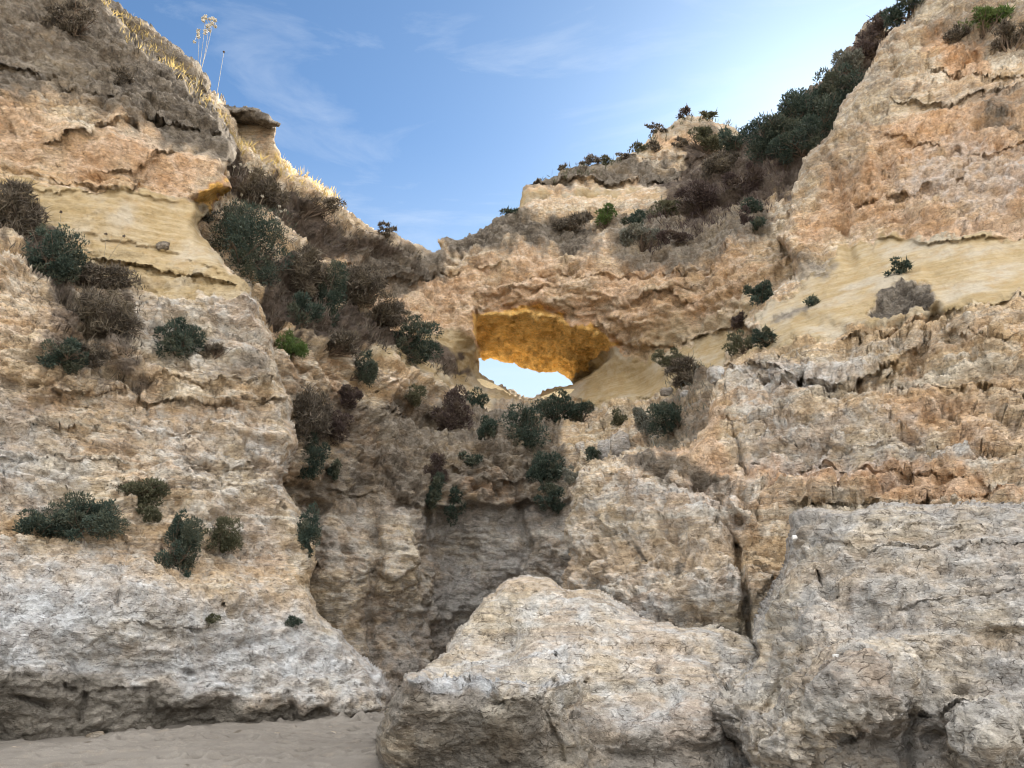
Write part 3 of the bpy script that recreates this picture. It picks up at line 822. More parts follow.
R_ZON = [('block', [(700, 380), (1300, 370), (1300, 520), (740, 520), (700, 470)], 14, 1.1),
         ('block', [(780, 130), (1300, -160), (1300, 230), (800, 270)], 14, 0.75),
         ('white', [(556, 470), (735, 480), (745, 640), (556, 640)], 16, 0.36),
         ('white', [(720, 362), (860, 350), (900, 350), (840, 400), (740, 390)], 12, 0.5),
         ('white', [(880, 180), (960, 130), (1040, 150), (1040, 200), (960, 220)], 20, 0.4),
         ('white', [(740, 400), (900, 420), (1000, 460), (860, 480), (740, 470)], 20, 0.4),
         ('ochre', [(780, 250), (850, 140), (930, 90), (1300, 60), (1300, 235), (930, 238)], 22, 0.58),
         ('ochre', [(930, 160), (1024, 190), (1300, 190), (1300, 238), (900, 244)], 12, 0.55),
         ('ochre', [(930, 30), (980, 30), (990, 75), (940, 60)], 8, 0.8),
         ('ochre', [(740, 455), (900, 455), (1024, 480), (1024, 505), (740, 480)], 9, 0.7), ('ochre', [(640, 455), (720, 400), (735, 470), (700, 485)], 10, 0.5), ('ochre', [(860, 380), (1300, 370), (1300, 450), (900, 440)], 18, 0.4),
         ('sand', [(744, 350), (756, 318), (800, 276), (850, 244), (920, 236), (1024, 230), (1300, 220), (1300, 305), (990, 300), (935, 312), (860, 330), (790, 346)], 7, 1.0),
         ('rough', [(744, 350), (756, 318), (800, 276), (850, 244), (920, 236), (1024, 230), (1300, 220), (1300, 305), (990, 300), (935, 312), (860, 330), (790, 346)], 7, 0.35),
         ('sand', [(860, 312), (885, 285), (905, 277), (925, 284), (937, 298), (910, 308), (870, 318)], 4, 0.0), ('crust', [(860, 312), (885, 285), (905, 277), (925, 284), (937, 298), (910, 308), (870, 318)], 4, 1.15), ('rough', [(860, 312), (885, 285), (905, 277), (925, 284), (937, 298), (910, 308), (870, 318)], 5, 0.8), ('crust', [(778, 326), (800, 304), (815, 304), (800, 320)], 4, 0.7),
         ('crust', [(830, 200), (790, 170), (850, 90), (900, 20), (930, 60), (880, 130)], 16, 0.42),
         ('crust', [(905, 90), (1024, 80), (1024, 110), (950, 100)], 12, 0.5), ('crust', [(860, -20), (1300, -160), (1300, 40), (1000, 50), (920, 40)], 16, 0.45),
         ('crust', [(975, 110), (1010, 100), (1015, 125), (985, 130)], 6, 0.75), ('crust', [(600, 462), (660, 452), (720, 474), (715, 486), (660, 476)], 5, 0.8),
         ('crust', [(785, 255), (810, 240), (850, 262), (800, 280)], 6, 0.6), ('crust', [(628, 538), (640, 536), (640, 552), (628, 552)], 4, 0.9), ('crust', [(668, 558), (688, 546), (690, 552), (675, 570)], 4, 0.9)]
rock_mass('cliff', R_OUT, R_CTRL, R_STR, R_ZON, step=1.6, rim_px=12, rim_m=1.3, thick=5, jag=4.5, macro=0.46, strata=0.20, base_block=0.9, seed=4)

# ---- back wall with the slope, the recess, the arch and its window
B_OUT = [(170, 760), (170, 60), (225, 100), (240, 135), (262, 150), (280, 158), (298, 172), (318, 182), (332, 190), (346, 208), (372, 226), (394, 234), (412, 242), (430, 252),
         (440, 250), (437, 240), (448, 236), (462, 238), (478, 230), (500, 218), (520, 208), (545, 196), (600, 196), (660, 186), (700, 164), (740, 140), (770, 120), (800, 96), (835, 60), (870, 20), (930, 40), (930, 560), (600, 760)]
HOLE = [(480, 357), (484, 360), (500, 361), (522, 367), (545, 372), (562, 374), (570, 380), (573, 384), (560, 386), (545, 389), (528, 397), (515, 391), (502, 384), (488, 377), (481, 370)]
B_CTRL = [(170, 100, 26), (245, 145, 27), (300, 180, 29), (345, 215, 32), (395, 240, 36), (432, 256, 39), (220, 230, 23.5), (260, 250, 24), (300, 230, 27.5), (330, 260, 29.5), (370, 290, 33), (420, 300, 36),
          (270, 320, 22.5), (310, 320, 24), (350, 320, 27), (400, 350, 31), (440, 370, 35), (475, 385, 38), (285, 400, 22.6), (330, 400, 24.6), (380, 400, 27.8), (430, 410, 31), (470, 410, 33), (520, 410, 36), (525, 398, 39.5),
          (300, 470, 23.6), (360, 480, 25.6), (420, 480, 26.8), (480, 480, 28.6), (540, 470, 30), (300, 560, 24.4), (420, 560, 26), (420, 670, 25.5), (445, 560, 28.2), (450, 660, 28), (520, 560, 28), (560, 540, 27.6), (600, 740, 27), (200, 740, 22),
          (480, 280, 37), (445, 330, 36.6), (475, 340, 37.4), (530, 290, 36.4), (600, 290, 35.4), (660, 290, 34), (630, 350, 36), (680, 350, 34), (720, 340, 32), (580, 400, 38.4), (640, 390, 35.6), (690, 380, 31), (740, 310, 30.5), (600, 430, 33.5), (640, 430, 29.5), (690, 430, 25.5), (640, 460, 26), (700, 460, 24),
          (480, 240, 39), (540, 215, 40), (600, 225, 39.5), (660, 210, 39.5), (700, 220, 37), (740, 250, 32), (700, 170, 43), (760, 200, 35), (790, 150, 38), (830, 70, 42), (860, 40, 42), (900, 300, 27), (900, 500, 22)]
def b_post(U, V, Y, w3, w4):
    # the window's ceiling: an underside that runs back from the front lip to the far lip
    lip = np.interp(U, [470, 478, 500, 530, 560, 585, 606, 614], [308, 312, 314, 313, 318, 328, 340, 352])
    top = np.interp(U, [478, 500, 522, 545, 562, 575, 590, 614], [359, 361, 367, 372, 375, 380, 372, 352])
    t = np.clip((V + w4 * 3 - lip) / np.maximum(top - lip, 4), 0, 1.15)
    inn = sst(476, 479, U + w3 * 2) * sst(617, 588, U + w3 * 4) * (V < top + 8)
    C = 36.3 + 7.2 * t ** 0.85
    w = inn * sst(-5, 7, V - lip + w3 * 9)
    # below the far lip on the right the sandstone ledge comes forward again
    return np.where(V < top + 3, Y * (1 - w) + C * w, Y)
B_STR = [('ledge', [(340, 262), (385, 276), (420, 284), (450, 270)], 1.4, 9), ('ledge', [(445, 262), (500, 268), (600, 276), (700, 268)], 0.7, 10), ('ledge', [(470, 290), (560, 286), (640, 300), (690, 280)], 0.6, 9),
         ('ledge', [(610, 345), (650, 342), (700, 336), (740, 322)], 1.2, 6), ('ledge', [(580, 402), (640, 398), (690, 394)], 0.9, 5),
         ('ledge', [(280, 480), (340, 490), (400, 496), (428, 504)], 0.6, 8),
         ('ledge', [(380, 412), (420, 418), (440, 412)], 1.3, 10), ('ledge', [(450, 470), (490, 486), (520, 482)], 1.0, 7), ('ledge', [(330, 392), (390, 386), (430, 392)], 0.8, 8),
         ('ledge', [(340, 334), (375, 342), (390, 352)], 0.6, 6), ('ledge', [(270, 330), (292, 348), (300, 362)], 0.6, 8), ('ledge', [(640, 296), (670, 290), (690, 300)], 1.0, 10),
         ('region', [(430, 502), (448, 510), (470, 503), (500, 509), (528, 500), (556, 508), (578, 500), (590, 760), (433, 760), (431, 600)], 0.9, 4), ('crack', [(431, 500), (431, 560), (433, 670)], 0.5, 2.5), ('crack', [(372, 505), (376, 560), (368, 610), (374, 660)], 0.35, 5), ('crack', [(520, 506), (526, 550), (518, 590)], 0.4, 5), ('bump', ((400, 570), (28, 70)), 0.7, 0), ('bump', ((335, 560), (34, 60)), 0.5, 0), ('bump', ((480, 560), (34, 60)), 0.5, 0), ('bump', ((550, 540), (22, 50)), 0.6, 0), ('crack', [(478, 310), (478, 335), (480, 356)], 0.8, 3), ('crack', [(374, 430), (376, 470), (388, 490)], 0.6, 6),
         ('bump', ((306, 365), (10, 10)), -0.6, 0), ('bump', ((420, 385), (34, 26)), 1.0, 0), ('bump', ((620, 412), (28, 20)), 1.0, 0), ('bump', ((540, 345), (60, 26)), 0.6, 0), ('bump', ((700, 290), (10, 12)), -0.7, 0), ('bump', ((390, 270), (35, 20)), 0.8, 0),
         ('bump', ((600, 250), (50, 20)), 0.6, 0)]
B_ZON = [('block', [(270, 500), (580, 500), (580, 760), (170, 760)], 10, 0.55), ('rough', [(270, 505), (580, 505), (580, 760), (170, 760)], 8, 0.72), ('crust', [(270, 490), (560, 490), (560, 760), (170, 760)], 12, 0.36), ('white', [(270, 500), (560, 500), (560, 760), (170, 760)], 14, 0.62), ('block', [(330, 330), (620, 400), (620, 500), (300, 500)], 12, 1.1),
         ('ochre', [(250, 200), (345, 215), (420, 260), (800, 250), (740, 310), (610, 345), (480, 350), (420, 340), (350, 290)], 16, 0.46),
         ('ochre', [(474, 310), (530, 308), (590, 325), (616, 350), (580, 385), (474, 365)], 4, 1.2), ('rough', [(470, 314), (530, 312), (590, 330), (620, 350), (580, 395), (470, 370)], 5, 0.65),  # ceiling ochre raised to gold, painting in the bounced sunlight
         ('ochre', [(340, 380), (385, 440), (390, 480), (360, 470)], 8, 0.6), ('ochre', [(450, 470), (530, 480), (520, 500), (450, 498)], 6, 0.7),
         ('ochre', [(390, 400), (430, 405), (430, 420), (390, 416)], 5, 0.6),
         ('white', [(290, 500), (428, 510), (440, 680), (300, 640)], 22, 0.32), ('white', [(520, 510), (575, 500), (575, 600), (520, 600)], 10, 0.5), ('white', [(320, 445), (380, 470), (360, 490)], 8, 0.5), ('white', [(390, 620), (435, 600), (435, 680), (390, 680)], 8, 0.5),
         ('sand', [(425, 330), (470, 345), (482, 372), (530, 400), (510, 410), (440, 390), (385, 360), (400, 340)], 7, 0.85),
         ('sand', [(528, 400), (570, 384), (614, 352), (690, 342), (720, 326), (735, 342), (690, 398), (620, 406), (560, 404)], 5, 1.0), ('sand', [(640, 320), (740, 300), (790, 270), (800, 300), (740, 330), (690, 340), (640, 340)], 10, 0.5),
         ('sand', [(330, 335), (385, 350), (385, 365), (340, 350)], 4, 0.8),
         ('rough', [(528, 400), (570, 384), (614, 352), (690, 342), (720, 326), (735, 342), (690, 398), (620, 406), (560, 404)], 5, 0.4),
         ('soil', [(200, 150), (240, 150), (300, 190), (360, 230), (420, 256), (400, 262), (340, 250), (300, 240), (250, 210)], 8, 0.75),
         ('soil', [(225, 240), (300, 250), (345, 300), (385, 325), (440, 350), (470, 378), (440, 372), (400, 352), (350, 345), (300, 340), (270, 320)], 8, 0.95),
         ('crust', [(340, 215), (440, 255), (445, 285), (400, 290), (340, 262)], 10, 0.95), ('crust', [(440, 236), (520, 210), (600, 226), (600, 250), (520, 250), (450, 262)], 8, 1.0), ('crust', [(600, 210), (760, 180), (770, 230), (690, 270), (620, 262)], 12, 0.75),
         ('soil', [(640, 190), (740, 130), (870, 20), (900, 100), (800, 190), (700, 230)], 12, 0.7),
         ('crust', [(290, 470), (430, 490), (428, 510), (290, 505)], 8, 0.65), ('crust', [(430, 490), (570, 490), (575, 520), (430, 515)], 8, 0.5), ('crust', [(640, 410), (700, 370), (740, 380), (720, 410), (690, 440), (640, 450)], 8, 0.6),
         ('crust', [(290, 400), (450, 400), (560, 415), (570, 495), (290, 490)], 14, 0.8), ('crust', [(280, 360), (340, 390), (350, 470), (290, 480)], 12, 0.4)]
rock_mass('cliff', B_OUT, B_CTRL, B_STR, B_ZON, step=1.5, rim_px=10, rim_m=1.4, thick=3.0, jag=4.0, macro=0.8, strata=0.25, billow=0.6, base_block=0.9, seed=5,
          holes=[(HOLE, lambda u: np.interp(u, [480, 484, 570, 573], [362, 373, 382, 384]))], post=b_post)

# ---- upper hill behind the arch
G_OUT = [(440, 330), (480, 300), (512, 222), (520, 206), (524, 186), (532, 180), (548, 176), (560, 170), (580, 164), (606, 164), (626, 154), (642, 142), (654, 132), (668, 128), (680, 118), (692, 115), (712, 117), (730, 124), (741, 134), (760, 146), (800, 150), (900, 150), (900, 330)]
G_CTRL = [(520, 210, 44), (525, 185, 44.5), (600, 168, 46), (600, 210, 44), (660, 190, 45), (650, 150, 48), (690, 120, 50), (740, 140, 50), (700, 170, 47), (780, 170, 48), (880, 170, 50), (500, 320, 43), (700, 320, 44), (890, 320, 46)]
G_STR = [('ledge', [(520, 182), (560, 178), (620, 182), (680, 176)], 1.6, 9), ('ledge', [(620, 160), (660, 156), (710, 160)], 0.9, 6), ('bump', ((570, 196), (24, 16)), 0.8, 0), ('ledge', [(540, 205), (580, 210), (610, 200), (640, 214)], 0.7, 6)]
G_ZON = [('crust', [(515, 190), (530, 172), (620, 160), (700, 165), (690, 182), (600, 184), (540, 184)], 5, 0.9), ('ochre', [(515, 188), (690, 185), (690, 220), (515, 220)], 5, 0.45), ('sand', [(515, 188), (690, 185), (690, 220), (515, 220)], 5, 0.7),
         ('ochre', [(640, 140), (700, 130), (720, 150), (650, 152)], 6, 0.6), ('crust', [(640, 146), (690, 110), (750, 130), (690, 132)], 6, 0.5), ('soil', [(690, 150), (740, 130), (900, 140), (900, 240), (690, 200)], 8, 0.8)]
rock_mass('cliff', G_OUT, G_CTRL, G_STR, G_ZON, step=1.6, rim_px=8, rim_m=1.2, thick=5, jag=3.0, macro=0.6, strata=0.3, base_block=0.8, seed=6)

# ---- dark overhanging block and pale capped pinnacle on the left skyline
rock_mass('rock_outcrop', [(60, 60), (60, -120), (86, -60), (108, -2), (128, 8), (143, 16), (160, 34), (180, 47), (197, 62), (209, 80), (211, 94), (204, 99), (200, 110), (150, 110)],
          [(60, 0, 26), (110, 5, 26), (160, 45, 26), (205, 88, 26.4), (150, 90, 25), (70, -100, 28)], [('ledge', [(160, 60), (190, 76), (212, 96)], 0.4, 8)],
          [('crust', [(0, -200), (300, -200), (300, 200), (0, 200)], 5, 0.8)], step=1.5, rim_px=9, rim_m=1.0, thick=2.5, jag=3, macro=0.4, strata=0.1, base_block=0.7, seed=7,
          as_thing=('dark brown overhanging rock block on the skyline behind the dry grass', 'rock'))
rock_mass('rock_pinnacle', [(215, 200), (216, 130), (226, 116), (240, 118), (262, 122), (276, 126), (275, 138), (281, 156), (290, 175), (280, 200)],
          [(220, 120, 28.5), (270, 130, 28.2), (285, 170, 28.0), (230, 190, 28)], [('ledge', [(215, 140), (290, 146)], 0.12, 8)],
          [('crust', [(200, 100), (300, 100), (300, 200), (200, 200)], 5, 0.3), ('sand', [(200, 100), (300, 100), (300, 200), (200, 200)], 5, 0.3), ('rough', [(200, 100), (300, 100), (300, 200), (200, 200)], 5, 0.5)], step=1.4, rim_px=7, rim_m=0.35, thick=2.0, jag=2.5, macro=0.25, strata=0.1, base_block=0.2, seed=8,
          as_thing=('pale smooth rock pinnacle under a dark capstone on the left skyline', 'rock'))
pin = bpy.data.objects['rock_pinnacle']
capo = rock_mass('capstone', [(220, 110), (224, 104), (240, 106), (258, 109), (270, 115), (278, 122), (280, 127), (273, 129), (266, 126), (250, 123), (236, 122), (224, 120)],
                 [(222, 112, 27.6), (280, 126, 27.4), (250, 115, 27.3)], [], [('crust', [(200, 90), (300, 90), (300, 140), (200, 140)], 3, 1.0)], step=1.2, rim_px=5, rim_m=0.8, thick=2.6, jag=3.6, macro=0.25, strata=0.1, base_block=0.6, seed=9, as_thing=(None, None))
capo.parent = pin
capo.location = capo.location - pin.location

# ---- ledge floor behind the window, sunlit from beyond
def window_floor():
    xs = np.linspace(-9, 9, 60); ys = np.linspace(39.6, 62, 70)
    X, Yg = np.meshgrid(xs, ys)
    zc = at(np.interp(X, [-2, 3.5], [480, 575]), np.interp(X, [-1.6, 0.65, 1.6, 3.2], [374, 397, 389, 384]), 40.0)[..., 2]
    Z = zc - 0.45 + (Yg - 40) * 0.02 + 0.25 * fbm(np.stack([X, Yg, 0 * X], -1), 0.6, 3)
    P = np.stack([X, Yg, Z], -1)
    n, m = X.shape
    top = P.reshape(-1, 3); bot = top.copy(); bot[:, 2] -= 3.0
    I = np.arange(n * m).reshape(n, m)
    f = np.stack([I[:-1, :-1], I[:-1, 1:], I[1:, 1:], I[1:, :-1]], -1).reshape(-1, 4)
    ring = np.concatenate([I[0, :], I[1:, -1], I[-1, ::-1][1:], I[::-1, 0][1:]])
    k = n * m
    s = np.stack([ring[:-1], ring[:-1] + k, ring[1:] + k, ring[1:]], 1)
    me = mesh_np('rock_ledge', np.concatenate([top, bot]), [f, f[:, ::-1] + k, s], [M_LEDGE])
    za = np.zeros((2 * k, 4)); za[:, 3] = 1.3
    zb = np.zeros((2 * k, 4)); zb[:, 2] = 0.5
    attr4(me, 'zone_a', za); attr4(me, 'zone_b', zb)
    tag(link(bpy.data.objects.new('rock_ledge', me)), kind='structure')
window_floor()

# ---- beach: one sheet to the horizon, fine near the camera
def beach():
    def axis(fine_lo, fine_hi, step, far):
        a = np.arange(fine_lo, fine_hi, step)
        g = []; x = fine_hi; s = step
        while x < far: g.append(x); s *= 1.25; x += s
        l = []; x = fine_lo; s = step
        while x > -far: s *= 1.25; x -= s; l.append(x)
        return np.concatenate([l[::-1], a, g])
    X, Yg = np.meshgrid(axis(-10.5, 0.0, 0.03, 2500), axis(10.0, 18.5, 0.03, 2500))
    P = np.stack([X, Yg, 0 * X], -1)
    near = np.exp(-((X + 4) / 40) ** 2 - ((Yg - 12) / 40) ** 2)
    Z = near * (0.10 * fbm(P, 0.25, 3) + 0.03 * fbm(P, 1.5, 2)) + 0.16 * np.exp(-((X + 3.2) / 1.6) ** 2 - ((Yg - 17.0) / 1.3) ** 2)
    rr = np.random.RandomState(5)
    for i in range(330):
        fx = rr.uniform(-6.5, -0.5) if i < 250 else rr.uniform(-10, -1); fy = rr.uniform(10.5, 17.5)
        a = rr.uniform(-0.6, 0.6) + 0.4; ca, sa = math.cos(a), math.sin(a)
        lx, ly = rr.uniform(0.09, 0.15), rr.uniform(0.05, 0.075)
        i0, i1 = np.searchsorted(X[0], [fx - 0.5, fx + 0.5]); j0, j1 = np.searchsorted(Yg[:, 0], [fy - 0.5, fy + 0.5])
        dx = X[j0:j1, i0:i1] - fx; dy = Yg[j0:j1, i0:i1] - fy
        q = ((dx * ca + dy * sa) / lx) ** 2 + ((-dx * sa + dy * ca) / ly) ** 2
        Z[j0:j1, i0:i1] += rr.uniform(1.3, 2.4) * (-0.05 * np.exp(-q) + 0.018 * np.exp(-(np.sqrt(q) - 1.7) ** 2 * 3))
    Z += near * 0.012 * fbm(P, 5.0, 3)
    P[..., 2] = Z
    n, m = X.shape
    I = np.arange(n * m).reshape(n, m)
    f = np.stack([I[:-1, :-1], I[:-1, 1:], I[1:, 1:], I[1:, :-1]], -1).reshape(-1, 4)
    me = mesh_np('beach_ground', P.reshape(-1, 3), f, [SAND])
    tag(link(bpy.data.objects.new('beach_ground', me)), kind='structure')
beach()
#PLANTS#
# ----------------------------------------------------------------- plants and loose stones
RNG = np.random.RandomState(21)

def unit(a): return a / (np.linalg.norm(a, axis=-1, keepdims=True) + 1e-9)

def leaves_mesh(name, B, A, L, Wd, mat, rnd, tint=None):
    """one small pointed quad per leaf"""
    n = len(B)
    S = unit(np.cross(A, RNG.normal(size=(n, 3))))
    L = L[:, None]; Wd = Wd[:, None]
    bend = RNG.normal(size=(n, 3)) * L * 0.12
    V = np.stack([B, B + A * L * 0.45 + S * Wd, B + A * L + bend, B + A * L * 0.45 - S * Wd], 1).reshape(-1, 3)
    Fc = np.arange(4 * n).reshape(n, 4)
    me = mesh_np(name, V, Fc, [mat], smooth=False)
    c = np.repeat(rnd, 4)
    g = c * 0 if tint is None else np.repeat(tint, 4)
    attr4(me, 'leaf', np.stack([c, g, c, np.ones_like(c)], 1))
    return me

def tube(pts, rads, k=5):
    pts = np.array(pts, float); n = len(pts)
    t = unit(np.gradient(pts, axis=0))
    ref = np.array([0.3, 0.9, 0.2])
    a = unit(np.cross(t, ref)); b = np.cross(t, a)
    ang = np.arange(k) * 2 * math.pi / k
    V = pts[:, None] + np.array(rads)[:, None, None] * (np.cos(ang)[None, :, None] * a[:, None] + np.sin(ang)[None, :, None] * b[:, None])
    I = np.arange(n * k).reshape(n, k)
    J = np.roll(I, -1, 1)
    f = np.stack([I[:-1], J[:-1], J[1:], I[1:]], -1).reshape(-1, 4)
    return V.reshape(-1, 3), f

def join(parts):
    vs_, fs_, o = [], [], 0
    for v, f in parts:
        vs_.append(v); fs_.append(f + o); o += len(v)
    return np.concatenate(vs_), np.concatenate(fs_)

MATS = {'g': M_GREEN, 'f': M_FRESH, 'o': M_OLIVE, 'p': M_PURPLE, 'd': M_DRY, 'y': M_GREY}

def shrub(u, v, w, h, kind, label, group, lobes=None):
    hp = hit(u, v + h * 0.15)
    v1 = v
    while hp is None and v1 < v + 40:          # on a skyline: root it on the ridge itself
        v1 += 1.0
        hp = hit(u, v1)
        v = v1 + 0.15 * h
    if hp is None:
        return
    P0, N = hp
    dist = P0[1]
    px = np.linalg.norm(P0 - CAM) / F
    if group in (GS, GW): w, h = w * 1.2, h * 1.2
    P = at(u, v, P0[1])
    N = unit(N * np.array([1, 1, 0.2]))
    wm, hm = w * px * 1.12, h * px * 1.12
    dm = 0.55 * min(wm, hm * 1.2)
    C = P + N * dm * 0.35
    nl = lobes or max(8, int(8 + w * h / 90))
    off = RNG.uniform(-1, 1, (nl * 4, 3))
    off = off[(off ** 2).sum(1) < 1][:nl]
    r = RNG.uniform(0.14, 0.36, len(off))
    sc = np.array([wm / 2, dm, hm / 2])
    lc = C + off * sc * 0.78
    n = int(np.clip(w * h * (4.6 if kind != 'd' else 2.6), 300, 15000))
    li = RNG.choice(len(off), n, p=r ** 2 / (r ** 2).sum())
    D = unit(RNG.normal(size=(n, 3)) + np.array([0, -0.25, 0.25]))
    t = 0.35 + 0.65 * RNG.uniform(size=n) ** 0.45
    rr = r[li][:, None] * (1 + 0.35 * RNG.normal(size=(len(off), 1))[li] * 0.5)
    B = lc[li] + D * sc * rr * t[:, None]
    if kind == 'd':
        L = RNG.uniform(0.06, 0.24, n) * np.clip(hm, 0.5, 1.6) + 1.5 * px
        Wd = np.full(n, 0.42 * px)
        A = unit(D * 0.55 + np.array([0, -0.1, 0.35]) + RNG.normal(size=(n, 3)) * 0.65)
        B = B - A * L[:, None] * 0.4
    else:
        L = np.maximum(0.05, 2.3 * px) * RNG.uniform(0.5, 1.5, n)
        Wd = L * RNG.uniform(0.14, 0.24, n)
        A = unit(D * 0.8 + np.array([0, -0.1, 0.5]) + RNG.normal(size=(n, 3)) * 0.5)
    # stray shoots at the outline
    k = n // 25
    if kind != 'd':
        L[:k] *= 2.0; Wd[:k] *= 0.7
    rnd = np.clip(RNG.uniform(size=n) ** 1.6 + 0.15 * (D[:, 2] > 0.3), 0, 1)  # random leaf tone; upper leaves paler, top light painted into their colour
    tint = np.clip(RNG.uniform(0, 1, len(off))[li] * 0.75 + 0.25 * RNG.uniform(size=n), 0, 1)
    keep = pn((B - P0) * (3.2 / max(wm, 0.4)), 1.0, u * 0.37) + 0.6 * pn((B - P0) * (8.0 / max(wm, 0.4)), 1.0, v * 0.31) > -0.22
    if keep.sum() > 100:
        B, A, L, Wd, rnd, tint = B[keep], A[keep], L[keep], Wd[keep], rnd[keep], tint[keep]
    root = bpy.data.objects.new('dry_bush' if kind == 'd' else 'shrub', None)
    root.empty_display_size = 0.2
    root.location = P0
    link(root)
    tag(root, label, 'bush' if kind == 'd' else 'shrub', group)
    me = leaves_mesh('foliage', B - P0, A, L, Wd, MATS[kind], rnd, tint)
    link(bpy.data.objects.new('foliage', me), root)
    if w * h > 500:
        parts = []
        base = P0 - N * 0.15
        for c in lc[:10]:
            m = (base + c) / 2 + RNG.normal(size=3) * 0.06 * wm
            parts.append(tube([base - P0, m - P0, c - P0], [0.022 * wm, 0.014 * wm, 0.006 * wm], 5))
            for _ in range(3):
                e = c + unit(RNG.normal(size=3) + [0, -0.2, 0.3]) * sc * 0.5
                parts.append(tube([m - P0, (m + e) / 2 - P0 + RNG.normal(size=3) * 0.03, e - P0], [0.008 * wm, 0.006 * wm, 0.003 * wm], 4))
        vv_, ff_ = join(parts)
        link(bpy.data.objects.new('stem', mesh_np('stem', vv_, ff_, [M_TWIG])), root)
    return root

